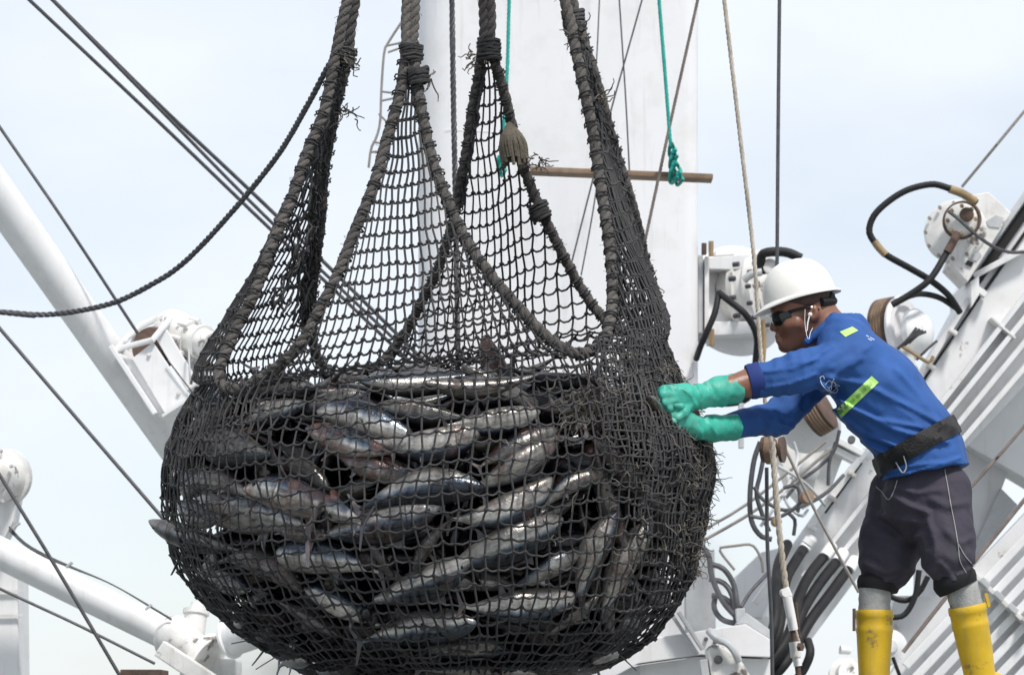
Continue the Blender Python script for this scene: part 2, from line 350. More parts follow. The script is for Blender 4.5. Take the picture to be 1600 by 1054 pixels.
mb.tube(rim, M(5, Yb), 8, closed=True); mb.build('rim', MAT['white'], root2)
mb = MB(); mb.lathe(P(234, 540, Yb + 0.12), (0.25, 1, -0.1), [(0, 0.0), (0.0, 0.075), (0.02, 0.085), (0.06, 0.065), (0.10, 0.085), (0.12, 0.075), (0.12, 0)], 32); mb.build('wheel', MAT['rust'], root2)
mb = MB(); mb.bar(P(262, 657, Yb - 0.01), P(304, 630, Yb - 0.01), M(4, Yb), 0.4); mb.build('bottom_flange', MAT['white'], root2, smooth=False)
for q in ((233, 553), (279, 613)):
    mb = MB(); mb.lathe(P(*q, Yb - 0.012), (0, 1, 0), [(0, 0), (0, M(4)), (0.012, M(4)), (0.012, 0)], 6); mb.build('bolt', MAT['machine'], root2, smooth=False)
mb = MB(); ax = P(345, 542, Yb + 0.05) - P(268, 520, Yb + 0.25)
base = P(262, 519, Yb + 0.25)
u_ = 1 / 335.0
mb.lathe(base, ax, [(0, 0), (0, 26 * u_), (4 * u_, 33 * u_), (22 * u_, 33 * u_), (34 * u_, 28 * u_), (38 * u_, 22 * u_), (46 * u_, 22 * u_), (46 * u_, 26 * u_), (54 * u_, 26 * u_), (54 * u_, 21 * u_), (70 * u_, 20 * u_), (70 * u_, 24 * u_), (75 * u_, 24 * u_), (75 * u_, 19 * u_), (95 * u_, 17 * u_), (95 * u_, 0)], 36)
mot = mb.build('motor', MAT['machine'], root2)
axn = ax / np.linalg.norm(ax)
for k in range(8):
    a = k * math.pi / 4; s1 = np.cross(axn, [0, 0, 1]); s1 /= np.linalg.norm(s1); s2 = np.cross(axn, s1)
    mb = MB(); mb.lathe(base + axn * 40 * u_ + (s1 * math.cos(a) + s2 * math.sin(a)) * 27 * u_, axn, [(0, 0), (0, 3 * u_), (20 * u_, 3 * u_), (20 * u_, 0)], 6); mb.build('bolt', MAT['machine'], root2, smooth=False)
mb = MB(); mb.tube(resample([P(295, 545, Yb), P(296, 575, Yb - 0.02), P(298, 600, Yb - 0.02)], 0.02), M(2.2), 6); mb.build('hose', MAT['dull'], root2)
mb = MB(); mb.tube(resample([P(330, 572, Yb), P(312, 574, Yb - 0.02), P(302, 586, Yb - 0.02), P(298, 600, Yb - 0.02)], 0.02), M(3), 8); mb.build('hose', MAT['wire'], root2)
prism_px(((292, 556), (330, 560), (334, 640), (306, 632)), Yb + 0.22, 0.02, 'bracket', MAT['white'], root2)
mb = MB(); mb.tube([P(262, 562, Yb - 0.02), P(300, 612, Yb - 0.02), P(322, 690, Yb)], M(1.6), 6); mb.build('grab_wire', MAT['wire'], root2)

root = thing('slanting_pipe', P(-10, 850, 12.6), 'thick white pipe sloping down right from the left post', 'pipe')
mb = MB(); mb.tube(resample([P(-240, 746, 12.5), P(300, 1010, 12.8)], 0.2), M(25, 12.6), 26); mb.build('tube', MAT['white'], root)
for k in range(3):
    pts = [P(*q) for q in ((14, 822 + 3 * k, 12.38), (40, 848 + 2 * k, 12.38), (75, 868 + 2 * k, 12.4), (115, 886 + k, 12.42), (180, 915, 12.45), (268, 966 + k, 12.5))]
    mb = MB(); mb.tube(resample(pts, 0.03), M(1.6), 6); mb.build('clipped_cable', MAT['wire'], root)
for q in ((26, 820), (108, 882), (232, 948)):
    mb = MB(); mb.bar(P(q[0] - 5, q[1] + 4, 12.37), P(q[0] + 5, q[1] - 4, 12.37), M(4), 0.03); mb.build('clip', MAT['dull'], root, smooth=False)
root = thing('deck_post', P(10, HY, 13.0) * [1, 1, 0] + [0, 0, DECK], 'square white post at the bottom left edge', 'post')
mb = MB(); mb.bar([P(-5, 0, 13)[0], 13.05, DECK], P(-5, 892, 13.05), M(82, 13), 0.3); mb.build('shaft', MAT['white'], root, smooth=False, bevel=0.006)
for py in (924, 962): mb = MB(); mb.bar(P(-44, py, 12.885), P(36, py - 2, 12.885), 0.006, 0.012); mb.build('weld_seam', MAT['machine'], root, smooth=False)
root = thing('winch_drum', P(-5, 760, 12.8), 'rounded white winch housing at the left edge above the pipe', 'winch')
mb = MB(); mb.lathe(P(-26, 742, 12.6), (0.2, 1, 0.05), [(0, 0), (0, M(36)), (0.012, M(44, 12.6)), (0.05, M(46, 12.6)), (0.055, M(42, 12.6)), (0.2, M(42, 12.6)), (0.205, M(47, 12.6)), (0.24, M(47, 12.6)), (0.24, 0)], 40); mb.build('housing', MAT['machine'], root)
mb = MB(); mb.lathe(P(-28, 740, 12.52), (0.28, 1, 0.05), [(0, 0), (0, M(30)), (0.05, M(38)), (0.1, M(38)), (0.1, 0)], 36); mb.build('cover', MAT['machine'], root)
prism_px(((-40, 770), (28, 770), (20, 815), (2, 850), (-40, 850)), 12.78, 0.15, 'bracket', MAT['white'], root)
for a in (20, -15, -50, 55):
    mb = MB(); mb.bar(P(-24 + 42 * math.cos(R(a)), 745 - 46 * math.sin(R(a)), 12.56), P(-24 + 47 * math.cos(R(a)), 745 - 52 * math.sin(R(a)), 12.56), M(4), 0.03); mb.build('bolt', MAT['dull'], root, smooth=False)

root = thing('swivel_joint', P(320, 1100, 12.4), 'white cast swivel joint where the pipe ends under the bag', 'joint')
mb = MB(); mb.lathe(P(258, 985, 12.6), P(330, 1035, 12.5) - P(258, 985, 12.6), [(0, 0), (0, M(34)), (0.03, M(44)), (0.08, M(46)), (0.11, M(36)), (0.2, M(36)), (0.2, M(52)), (0.24, M(52)), (0.24, 0)], 34); mb.build('flange', MAT['machine'], root)
mb = MB(); mb.lathe(P(352, 1000, 12.45), (0.8, -.5, .25), [(0, 0), (0, M(24)), (0.015, M(36)), (0.02, M(40)), (0.03, M(40)), (0.035, M(35)), (0.16, M(36)), (0.18, M(26)), (0.18, 0)], 36); mb.build('cover', MAT['white'], root)
mb = MB(); mb.lathe(P(306, 960, 12.6), (0.1, 0.2, 1), [(-0.1, 0), (-0.1, M(22)), (0.0, M(22)), (0.002, M(26)), (0.02, M(26)), (0.022, M(14)), (0.05, M(12)), (0.05, 0)], 24); mb.build('boss', MAT['machine'], root)
mb = MB(); mb.bar(P(250, 1012, 12.38), P(345, 1075, 12.38), M(34), 0.1); mb.build('arm', MAT['machine'], root, smooth=False, bevel=0.006)
mb = MB(); mb.bar([P(330, 0, 12.7)[0], 12.7, DECK], P(330, 1030, 12.7), M(110), 0.3); mb.build('pedestal', MAT['machine'], root, smooth=False, bevel=0.01)
mb = MB(); mb.bar(P(194, 1068, 12.0), P(258, 1068, 12.0), M(44, 12), 0.25)
tag(mb.build('rusty_box', MAT['rust'], smooth=False, bevel=0.004), 'top of a rusty brown box at the bottom left edge', 'box')
# ================================================================ THE NET BAG
Y0 = 10.0
BAG = [(480, 690, 330), (560, 692, 357), (600, 688, 372), (650, 684, 398), (700, 686, 417), (740, 686, 424), (800, 681, 418), (850, 680, 411),
       (900, 685, 395), (950, 694, 365), (1000, 700, 313), (1040, 701, 250), (1070, 701, 175), (1086, 701, 90), (1092, 701, 4)]
_b = np.array(BAG, float); _bz = EYE + (HY - _b[:, 0]) / F * Y0; _bx = (_b[:, 1] - CX) / F * Y0; _br = _b[:, 2] / F * Y0
_o = np.argsort(_bz)
def bag_r(z): return np.interp(z, _bz[_o], _br[_o])
def bag_x(z): return np.interp(z, _bz[_o], _bx[_o])
DEPTH = 0.96
def bag_point(th, z, r=None):
    r = bag_r(z) if r is None else r
    return np.stack([bag_x(z) + r * np.cos(th), Y0 + DEPTH * r * np.sin(th), z + 0 * th], -1)
HOOK = (695, -650)
def rope_path(pts): return [P(x, y, Y0 + d) for (x, y, d) in pts]
rA = [(545, 0, -.05), (527, 85, -.06), (505, 170, -.08), (478, 245, -.12), (450, 325, -.17), (418, 405, -.24), (385, 480, -.31), (352, 550, -.38), (342, 586, -.43),
      (364, 606, -.48), (400, 594, -.53), (440, 565, -.58), (478, 520, -.60), (512, 460, -.58), (545, 390, -.54), (575, 315, -.48), (600, 240, -.42), (620, 160, -.38), (634, 75, -.33), (638, 0, -.28)]; iA = 9
rB = [(650, 0, -.28), (645, 75, -.33), (655, 160, -.38), (675, 240, -.42), (700, 315, -.47), (728, 375, -.52), (765, 430, -.57), (810, 483, -.60), (860, 533, -.59), (905, 553, -.55),
      (940, 535, -.46), (957, 480, -.36), (955, 410, -.28), (943, 320, -.20), (930, 235, -.14), (912, 140, -.10), (897, 60, -.06), (884, 0, -.04)]; iB = 9
rC = [(558, 0, .05), (543, 85, .08), (525, 170, .12), (512, 245, .18), (502, 325, .26), (494, 405, .36), (488, 480, .48), (490, 540, .58), (512, 578, .65), (555, 585, .70), (605, 560, .73),
      (655, 480, .68), (695, 390, .58), (715, 320, .50), (728, 240, .42), (742, 150, .36), (757, 70, .30), (756, 0, .26)]; iC = 8
rD = [(766, 0, .26), (768, 70, .30), (783, 130, .36), (797, 190, .42), (820, 265, .48), (845, 330, .54), (880, 400, .60), (915, 460, .64), (960, 512, .60), (1003, 510, .52),
      (1022, 470, .42), (1002, 385, .32), (985, 320, .24), (962, 235, .17), (937, 150, .10), (912, 60, .06), (895, 0, .04)]; iD = 9
def full(r): return [P(HOOK[0] + (r[0][0] - 695) * .1, HOOK[1], Y0)] + [P((HOOK[0] + r[0][0]) / 2, -320, Y0 + r[0][2] / 2)] + rope_path(r) + [P((HOOK[0] + r[-1][0]) / 2, -320, Y0 + r[-1][2] / 2), P(HOOK[0] + (r[-1][0] - 695) * .1, HOOK[1], Y0)]
net = thing('fish_net', P(690, 1092, Y0), 'huge dark knotted net bag bulging with fish, hung from four thick ropes', 'net')
ROPES = {}
ROPE_R = M(8.7)
for nm, r in (('A', rA), ('B', rB), ('C', rC), ('D', rD)):
    mb = MB(); p = resample(full(r), 0.012)
    p = p + 0.006 * np.stack([hash_noise(p, 6, 1), hash_noise(p, 6, 5), hash_noise(p, 6, 9)], 1)
    ROPES[nm] = p
    mb.rope(p, ROPE_R, pitch=5.2, sides=8, step=0.42)
    mb.build('border_rope', MAT['rope'], net)

def half(r, i, side):
    seg = r[:i + 1][::-1] if side == 0 else r[i:]
    seg = [q for q in seg if q[1] >= 55]
    return rope_path(seg)
NCELL = 20
S_GRID = np.linspace(0, 1, 23)
U_S = lambda s: np.interp(s, [0, .06, .2, .4, .6, .8, 1], [1, .97, .82, .60, .42, .25, .10])
panels = [('L1', half(rC, iC, 0), half(rA, iA, 0), 40), ('L2', half(rA, iA, 1), half(rB, iB, 0), 31), ('L4', half(rB, iB, 1), half(rD, iD, 1), 40), ('L3', half(rD, iD, 0), half(rC, iC, 1), 23)]
def theta_of(p): return math.atan2((p[1] - Y0) / DEPTH, p[0] - bag_x(p[2]))
def seg_with_sag(a, b, sag, k=3):
    t = np.linspace(0, 1, k + 1)[:, None]; q = a + (b - a) * t; q[:, 2] -= sag * 4 * t[:, 0] * (1 - t[:, 0]); return q
netmb = MB(); knots = []
TW = 0.0036
def twine(pts, r=TW, sides=4):
    netmb.tube(pts, r, sides, caps=False)
def jit(p, a, seed):
    return p + a * np.stack([hash_noise(p, 9, seed), 0.6 * hash_noise(p, 9, seed + 4), hash_noise(p, 9, seed + 8)], -1) + rng.normal(0, a * 0.28, p.shape)
COLS = []     # ring points of every column
lash = MB()
for (nm, Lp, Rp, nc) in panels:
    ns = len(S_GRID)
    Lc = curve_at(Lp, ns); Rc = curve_at(Rp, ns)
    t0, t1 = theta_of(Lc[0]), theta_of(Rc[0])
    while t1 < t0: t1 += 2 * math.pi
    v = (np.arange(nc) + 0.5) / nc; u = 2 * v - 1
    th = t0 + (t1 - t0) * v
    r_end0 = math.hypot(Lc[0][0] - bag_x(Lc[0][2]), (Lc[0][1] - Y0) / DEPTH); r_end1 = math.hypot(Rc[0][0] - bag_x(Rc[0][2]), (Rc[0][1] - Y0) / DEPTH)
    z0 = Lc[0][2] + (Rc[0][2] - Lc[0][2]) * v
    rbl = np.clip(np.minimum(v, 1 - v) * 5, 0, 1)
    r0 = bag_r(z0) * rbl + (r_end0 + (r_end1 - r_end0) * v) * (1 - rbl)
    ring = bag_point(th, z0, r0)
    for j in range(nc): COLS.append((th[j], r0[j], z0[j]))
    lin = Lc[0] + (Rc[0] - Lc[0]) * v[:, None]
    grid = np.full((ns, nc, 3), np.nan)
    for i, s in enumerate(S_GRID):
        Us = U_S(s); ok = np.abs(u) <= Us
        vv = (u / Us + 1) / 2
        bul = (1 - s) ** (2.4 if nm == 'L4' else 1.6)
        base = Lc[i] + (Rc[i] - Lc[i]) * vv[:, None]
        vvc = np.clip(vv, 0, 1)
        thv = t0 + (t1 - t0) * vvc; zz = Lc[0][2] + (Rc[0][2] - Lc[0][2]) * vvc
        rb = np.clip(np.minimum(vvc, 1 - vvc) * 5, 0, 1); rr = bag_r(zz) * rb + (r_end0 + (r_end1 - r_end0) * vvc) * (1 - rb)
        arc = bag_point(thv, zz, rr) - (Lc[0] + (Rc[0] - Lc[0]) * vvc[:, None])
        p = base + arc * bul
        p[:, 2] -= 0.02 * (1 - (2 * vvc - 1) ** 2) * (s > 0)       # the panel hangs a little slack
        p = jit(p, 0.006 if i else 0.0, 3)
        p[~ok] = np.nan
        grid[i] = p
    for j in range(nc):
        q = grid[:, j]; q = q[~np.isnan(q[:, 0])]
        if len(q) >= 2:
            sside = Lc if u[j] < 0 else Rc
            n_ok = len(q)
            if n_ok < ns: q = np.vstack([q, sside[min(n_ok, ns - 1)]])
            twine(resample(q, 0.02) if len(q) > 2 else q)
    for i in range(1, ns):
        idx = np.where(~np.isnan(grid[i, :, 0]))[0]
        if len(idx) == 0: continue
        chain = [Lc[i]] + [grid[i, j] for j in idx] + [Rc[i]]
        segs = []
        for a, b in zip(chain[:-1], chain[1:]):
            d = np.linalg.norm(b - a); q = seg_with_sag(a, b, 0.22 * d + 0.002); segs.append(q[:-1])
        segs.append(chain[-1][None]); twine(np.vstack(segs), TW * 1.05)
        knots.extend(grid[i, j] for j in idx)
    # twine wrapped round the rope where the netting is laced on
    for side in (Lc, Rc):
        sp = curve_at(side, int(len(side) * 1.15))
        tt = np.gradient(sp, axis=0); tt /= np.linalg.norm(tt, axis=1)[:, None]
        for q, d in zip(sp, tt):
            e1 = np.cross(d, [0, 1, 0.2]); e1 /= np.linalg.norm(e1); e2 = np.cross(d, e1)
            ang = np.linspace(0, 2 * math.pi * 1.5, 16)
            lash.tube(q + (ROPE_R * 1.12) * (np.cos(ang)[:, None] * e1 + np.sin(ang)[:, None] * e2) + d * np.linspace(-.008, .008, 16)[:, None] + rng.normal(0, .0012, (16, 3)), 0.0029, 4)

# the bag itself, below the ring
ZB = _bz.min()
order = np.argsort([c[0] % (2 * math.pi) for c in COLS]); COLS = [COLS[i] for i in order]
NR = 33
def body_grid(extra_r=0.0, jitter=0.008, seed=11):
    g = np.zeros((NR + 1, len(COLS), 3))
    for j, (th, r0, z0) in enumerate(COLS):
        zz = np.linspace(z0, ZB, 160); rr = bag_r(zz)
        d0 = r0 - rr[0]; rr = rr + d0 * np.clip(1 - (z0 - zz) / 0.12, 0, 1) + extra_r
        d = np.concatenate([[0], np.cumsum(np.hypot(np.diff(zz), np.diff(rr)))]); s = np.linspace(0, d[-1], NR + 1)
        z = np.interp(s, d, zz); r = np.interp(s, d, rr)
        tw = 0.05 * np.sin(3 * th + 1) * np.linspace(0, 1, NR + 1) + 0.03 * np.sin(2 * th + np.linspace(0, 4, NR + 1))
        p = bag_point(th + tw, z, r)
        g[:, j] = p
    w = 1.0
    out = g.copy()
    nrm = (g - np.stack([bag_x(g[..., 2]), np.full(g.shape[:2], Y0), g[..., 2] * 0 + 2.3], -1)); nrm /= np.linalg.norm(nrm, axis=-1)[..., None] + 1e-9
    out += nrm * (0.011 * hash_noise(g, 7, seed) + 0.004 * hash_noise(g, 17, seed + 2))[..., None]
    j_ = jit(out, jitter, seed); fade = np.ones(NR + 1); fade[0] = 0
    out = out + (j_ - out) * fade[:, None, None]
    return out
G = body_grid(jitter=0.0115)
ncol = len(COLS)
for j in range(ncol):
    lim = NR + 1 if j % 2 == 0 else NR - 3
    twine(resample(G[:lim, j], 0.022), TW * .95)
for i in range(0, NR - 1):
    ring = np.vstack([G[i], G[i][:1]]); segs = []
    for a, b in zip(ring[:-1], ring[1:]):
        d = np.linalg.norm(b - a); segs.append(seg_with_sag(a, b, 0.13 * d, 2)[:-1])
    segs = np.vstack(segs); netmb.tube(segs, TW * .95, 4, closed=True)
    knots.extend(G[i])
octv = np.array([(1, 0, 0), (-1, 0, 0), (0, 1, 0), (0, -1, 0), (0, 0, 1), (0, 0, -1)], float)
octf = [(0, 2, 4), (2, 1, 4), (1, 3, 4), (3, 0, 4), (2, 0, 5), (1, 2, 5), (3, 1, 5), (0, 3, 5)]
for q in knots: netmb.add(q + octv * 0.0082 * (0.8 + 0.4 * rng.random()), octf)
o = netmb.build('netting', MAT['twine'], net); tag(o, kind='stuff')
o = lash.build('lashing', MAT['twine'], net); tag(o, kind='stuff')

# doubled, crumpled netting gathered on the right and along the two outer legs
dmb = MB()
def crumple(p, a, sd):
    return p + a * np.stack([hash_noise(p, 14, sd), hash_noise(p, 14, sd + 3), hash_noise(p, 14, sd + 6)], -1) + rng.normal(0, a * 0.5, p.shape)
for layer in range(2):
    ths = np.linspace(R(-50 + 10 * layer), R(50), 78); zs_ = np.linspace(P(0, 556 - 16 * layer, 10)[2], P(0, 800 + 130 * layer, 10)[2], 21)
    T, Z = np.meshgrid(ths, zs_)
    edge = np.clip((T - ths[0]) / 0.35, 0, 1)
    pleat = np.sin(T * 26 + 2.0 * np.sin(Z * 5 + layer) + layer) * (0.4 + 0.6 * np.clip((Z - zs_[-1]) / .4, 0, 1))
    Pp = bag_point(T + 0.05 * np.sin(Z * 7 + layer) + .012 * np.cos(T * 26), Z, bag_r(Z) + (0.014 * pleat + .004) * edge * np.clip((zs_[0] - Z) / .16, 0, 1))
    Pp = crumple(Pp, 0.0065, 20 + 7 * layer)
    keep = hash_noise(Pp, 3.0, 40 + layer) > -0.62
    for i in range(Pp.shape[0]):
        dmb.tube(resample(Pp[i], 0.02), 0.0035, 4, caps=False)
    for j in range(Pp.shape[1]):
        n_ = int(21 - 7 * rng.random()); dmb.tube(resample(Pp[:n_, j], 0.02), 0.0035, 4, caps=False)
# a second, slacker layer over the left flank
ths = np.linspace(R(150), R(236), 34); zs_ = np.linspace(P(0, 606, 10)[2], P(0, 775, 10)[2], 12); T, Z = np.meshgrid(ths, zs_)
Pp = crumple(bag_point(T + .03 * np.sin(Z * 9), Z + .03 * np.sin(T * 3), bag_r(Z) + .012), .008, 77)
for i in range(1, Pp.shape[0]): dmb.tube(resample(Pp[i, :int(34 - 3 * (i % 4) - 9 * rng.random() - i)], .02), .0033, 4, caps=False)
for j in range(Pp.shape[1]): dmb.tube(resample(Pp[:max(3, 12 - int(5 * rng.random()) - max(0, j - 20) // 3), j], .02), .0033, 4, caps=False)
def leg_bundle(La, Lb, n, amp, y0, y1):
    a = resample(La, 0.02); b = resample(Lb, 0.02)
    za, zb = P(0, y0, 10)[2], P(0, y1, 10)[2]
    for k in range(n):
        f = rng.random(); m = 60
        z = np.linspace(za, zb, m)
        ia = [np.argmin(np.abs(a[:, 2] - q)) for q in z]; ib = [np.argmin(np.abs(b[:, 2] - q)) for q in z]
        ff = np.clip(f + 0.28 * np.sin(np.linspace(0, 9, m) + k * 2.1) * rng.random(), 0, 1)[:, None]
        p = a[ia] * (1 - ff) + b[ib] * ff
        p = crumple(p, amp, 60 + k)
        dmb.tube(resample(p, 0.02), 0.0044, 4, caps=False)
leg_bundle(rope_path(rB[iB:]), rope_path(rD[iD:]), 34, 0.012, 60, 520)
leg_bundle(rope_path(rC[:iC]), [q + np.array([-0.03, 0, 0]) for q in rope_path(rC[:iC])], 16, 0.010, 60, 500)
leg_bundle(rope_path(rB[:4]), rope_path(rA[-4:]), 5, 0.008, 75, 200)
leg_bundle(rope_path(rA[:8]), rope_path(rC[:8]), 16, 0.012, 80, 480)
leg_bundle(rope_path(rC[-5:]), [q + np.array([0.02, -0.02, 0]) for q in rope_path(rC[-5:])], 10, 0.008, 70, 330)
o = dmb.build('crumpled_netting', MAT['twine'], net); tag(o, kind='stuff')

# loose ends and frayed fibres
fr = MB()
def strand(p, d, ln, r, curl):
    n = 6; q = [np.array(p, float)]; d = np.array(d, float); d /= np.linalg.norm(d) + 1e-9
    for i in range(n):
        d = d + rng.normal(0, curl, 3) + np.array([0, 0, -0.12]); d /= np.linalg.norm(d); q.append(q[-1] + d * ln / n)
    fr.tube(np.array(q), np.linspace(r, r * 0.6, n + 1), 3, caps=False)
for k in range(700):
    z = P(0, rng.uniform(580, 900), 10)[2]; th = rng.normal(R(-5), R(26)); p = bag_point(th, z, bag_r(z) + 0.012)
    strand(p, np.array([math.cos(th), math.sin(th), 0]) * 0.7 + rng.normal(0, 0.8, 3), rng.uniform(0.02, 0.07), 0.0018, 0.5)
for k in range(90):       # dark tuft of torn twine over the pile
    c = P(rng.normal(915, 26), rng.normal(632, 18), 9.42); strand(c, rng.normal(0, 1, 3) + [0, 0, -.6], rng.uniform(0.05, 0.14), 0.0028, 0.45)
for nm in 'ABCD':
    pr = ROPES[nm]; idx = rng.integers(0, len(pr), 420)
    for i in idx:
        d = rng.normal(0, 1, 3); d /= np.linalg.norm(d); strand(pr[i] + d * ROPE_R * 0.9, d + rng.normal(0, .4, 3), rng.uniform(.008, .025), .0011, .5)
for c, n_ in ((P(535, 175, 10.1), 14), (P(745, 95, 10.3), 22), (P(660, 118, 9.66), 14), (P(838, 250, 10.45), 16), (P(1015, 440, 10.3), 14), (P(902, 60, 9.95), 18), (P(940, 150, 10), 14), (P(548, 95, 9.97), 14)):
    for k in range(n_): strand(c + rng.normal(0, .015, 3), rng.normal(0, 1, 3), rng.uniform(.03, .08), .003, .6)
o = fr.build('frayed_threads', MAT['fray'], net); tag(o, kind='stuff')
# bound ends, wraps and the worn tassel on the back rope
def wrap(c, d, rad, ln, n, m, nm='wrapping'):
    d = np.array(d, float); d /= np.linalg.norm(d); e1 = np.cross(d, [0, 1, .3]); e1 /= np.linalg.norm(e1); e2 = np.cross(d, e1)
    a = np.linspace(0, 2 * math.pi * n, n * 14); mb = MB()
    mb.tube(np.array(c) + rad * (np.cos(a)[:, None] * e1 + np.sin(a)[:, None] * e2) + d * np.linspace(-ln / 2, ln / 2, len(a))[:, None] + rng.normal(0, .0015, (len(a), 3)), ln / n * 0.55, 5)
    mb.build(nm, m, net)
wrap(P(643, 82, 9.67), (0, 0, 1), M(16), .05, 5, MAT['twine']); wrap(P(764, 78, 10.3), (0, 0, 1), M(17), .07, 6, MAT['twine'])
wrap(P(538, 88, 10.0), (.25, 0, 1), M(17), .06, 5, MAT['twine']); wrap(P(897, 34, 10.0), (-.15, 0, 1), M(16), .07, 6, MAT['twine'])
wrap(P(655, 118, 9.63), (-.1, 0, 1), M(14), .05, 4, MAT['twine']); wrap(P(843, 330, 10.53), (-.4, 0, 1), M(15), .06, 5, MAT['twine'])
MAT['cloth'] = mat('worn_rope_cloth', (0.15, 0.13, 0.10), 0.95, var=0.4, scale=20, bump=0.6, bump_scale=60)
mb = MB(); top = P(796, 193, 10.36)
for k in range(26):
    a = k / 26 * 2 * math.pi; out = np.array([math.cos(a), math.sin(a) * .7, 0])
    ln = rng.uniform(.11, .145); q = []
    for t in np.linspace(0, 1, 8):
        rad = M(19) * math.sin(min(1, t * 1.25) * math.pi * 0.62) + .004; q.append(top + out * rad + np.array([0.02 * t, 0, -ln * t]))
    mb.tube(np.array(q), np.linspace(.005, .006, 8), 5)
mb.lathe(top + np.array([.008, 0, -.105]), (-.08, 0, 1), [(0, .01), (.02, M(14)), (.06, M(16)), (.1, M(6)), (.11, .004)], 12)
mb.build('tassel', MAT['cloth'], net)
# ================================================================ THE FISH
def fish_material(nm, bright, mott, shift):
    m = bpy.data.materials.new(nm); m.use_nodes = True; nt = m.node_tree; b = nt.nodes['Principled BSDF']; l = nt.links.new
    def N(t, **k):
        n = nt.nodes.new(t)
        for a, c in k.items(): setattr(n, a, c)
        return n
    def math_(op, a, b_=None):
        n = N('ShaderNodeMath', operation=op)
        for i, q in enumerate((a, b_)):
            if q is None: continue
            if isinstance(q, (int, float)): n.inputs[i].default_value = q
            else: l(q, n.inputs[i])
        return n.outputs[0]
    tc = N('ShaderNodeTexCoord'); sp = N('ShaderNodeSeparateXYZ'); l(tc.outputs['Object'], sp.inputs[0]); oi = N('ShaderNodeObjectInfo')
    rnd = oi.outputs['Random']
    off = N('ShaderNodeVectorMath', operation='ADD'); cb = N('ShaderNodeCombineXYZ'); l(math_('MULTIPLY', rnd, 37.0), cb.inputs[0]); l(math_('MULTIPLY', rnd, 11.0), cb.inputs[2])
    l(tc.outputs['Object'], off.inputs[0]); l(cb.outputs[0], off.inputs[1])
    nz = N('ShaderNodeTexNoise'); nz.inputs['Scale'].default_value = 9; nz.inputs['Detail'].default_value = 5; l(off.outputs[0], nz.inputs['Vector'])
    zz = math_('ADD', sp.outputs['Z'], math_('MULTIPLY', math_('SUBTRACT', nz.outputs['Fac'], 0.5), 0.05))
    rp = N('ShaderNodeValToRGB'); mr = N('ShaderNodeMapRange'); mr.inputs['From Min'].default_value = -0.12 + shift; mr.inputs['From Max'].default_value = 0.12 + shift; l(zz, mr.inputs['Value']); l(mr.outputs[0], rp.inputs['Fac'])
    e = rp.color_ramp.elements
    e[0].position = 0.0; e[0].color = (0.36, 0.33, 0.30, 1); e[1].position = 1.0; e[1].color = (0.010, 0.014, 0.024, 1)
    for pos, c in ((0.30, (0.54, 0.51, 0.47)), (0.44, (0.67, 0.65, 0.61)), (0.52, (0.22, 0.27, 0.34)), (0.60, (0.045, 0.062, 0.095)), (0.74, (0.014, 0.02, 0.034))):
        q = e.new(pos); q.color = (*c, 1)
    # lengthwise stripes on the belly
    st = math_('SINE', math_('MULTIPLY', zz, 130.0)); stm = math_('MULTIPLY', math_('GREATER_THAN', st, 0.72), math_('LESS_THAN', zz, 0.0))
    stm = math_('MULTIPLY', stm, math_('MULTIPLY', nz.outputs['Fac'], 0.6))
    m1 = N('ShaderNodeMix', data_type='RGBA'); l(stm, m1.inputs['Factor']); l(rp.outputs[0], m1.inputs['A']); m1.inputs['B'].default_value = (0.12, 0.12, 0.14, 1)
    # bruised, bloody patches, more of them on some fish
    n2 = N('ShaderNodeTexNoise'); n2.inputs['Scale'].default_value = 4.5; n2.inputs['Detail'].default_value = 7; n2.inputs['Roughness'].default_value = 0.7; l(off.outputs[0], n2.inputs['Vector'])
    th = math_('SUBTRACT', 0.60, math_('MULTIPLY', rnd, 0.18))
    bl = N('ShaderNodeMapRange'); l(n2.outputs['Fac'], bl.inputs['Value']); l(th, bl.inputs['From Min']); l(math_('ADD', th, 0.14), bl.inputs['From Max']); bl.inputs['To Max'].default_value = 0.7
    m2 = N('ShaderNodeMix', data_type='RGBA'); l(bl.outputs[0], m2.inputs['Factor']); l(m1.outputs['Result'], m2.inputs['A']); m2.inputs['B'].default_value = (0.24, 0.115, 0.09, 1)
    # gill line and head plate
    gx = math_('ABSOLUTE', math_('SUBTRACT', sp.outputs['X'], 0.255)); gm = math_('MULTIPLY', math_('LESS_THAN', gx, 0.006), 0.7)
    m3 = N('ShaderNodeMix', data_type='RGBA'); l(gm, m3.inputs['Factor']); l(m2.outputs['Result'], m3.inputs['A']); m3.inputs['B'].default_value = (0.08, 0.03, 0.03, 1)
    n4 = N('ShaderNodeTexNoise'); n4.inputs['Scale'].default_value = 7; n4.inputs['Detail'].default_value = 8; n4.inputs['Roughness'].default_value = 0.7; l(off.outputs[0], n4.inputs['Vector'])
    r4 = N('ShaderNodeMapRange'); r4.inputs['From Min'].default_value = 0.35; r4.inputs['From Max'].default_value = 0.62; r4.inputs['To Min'].default_value = mott; r4.inputs['To Max'].default_value = 1.0; l(n4.outputs['Fac'], r4.inputs['Value'])
    m5 = N('ShaderNodeMix', data_type='RGBA', blend_type='MULTIPLY'); m5.inputs['Factor'].default_value = 1; l(m3.outputs['Result'], m5.inputs['A']); l(r4.outputs[0], m5.inputs['B'])
    wn2 = N('ShaderNodeTexWhiteNoise', noise_dimensions='1D'); l(rnd, wn2.inputs['W']); r5 = N('ShaderNodeMapRange'); r5.inputs['To Min'].default_value = bright[0]; r5.inputs['To Max'].default_value = bright[1]; l(wn2.outputs['Value'], r5.inputs['Value'])
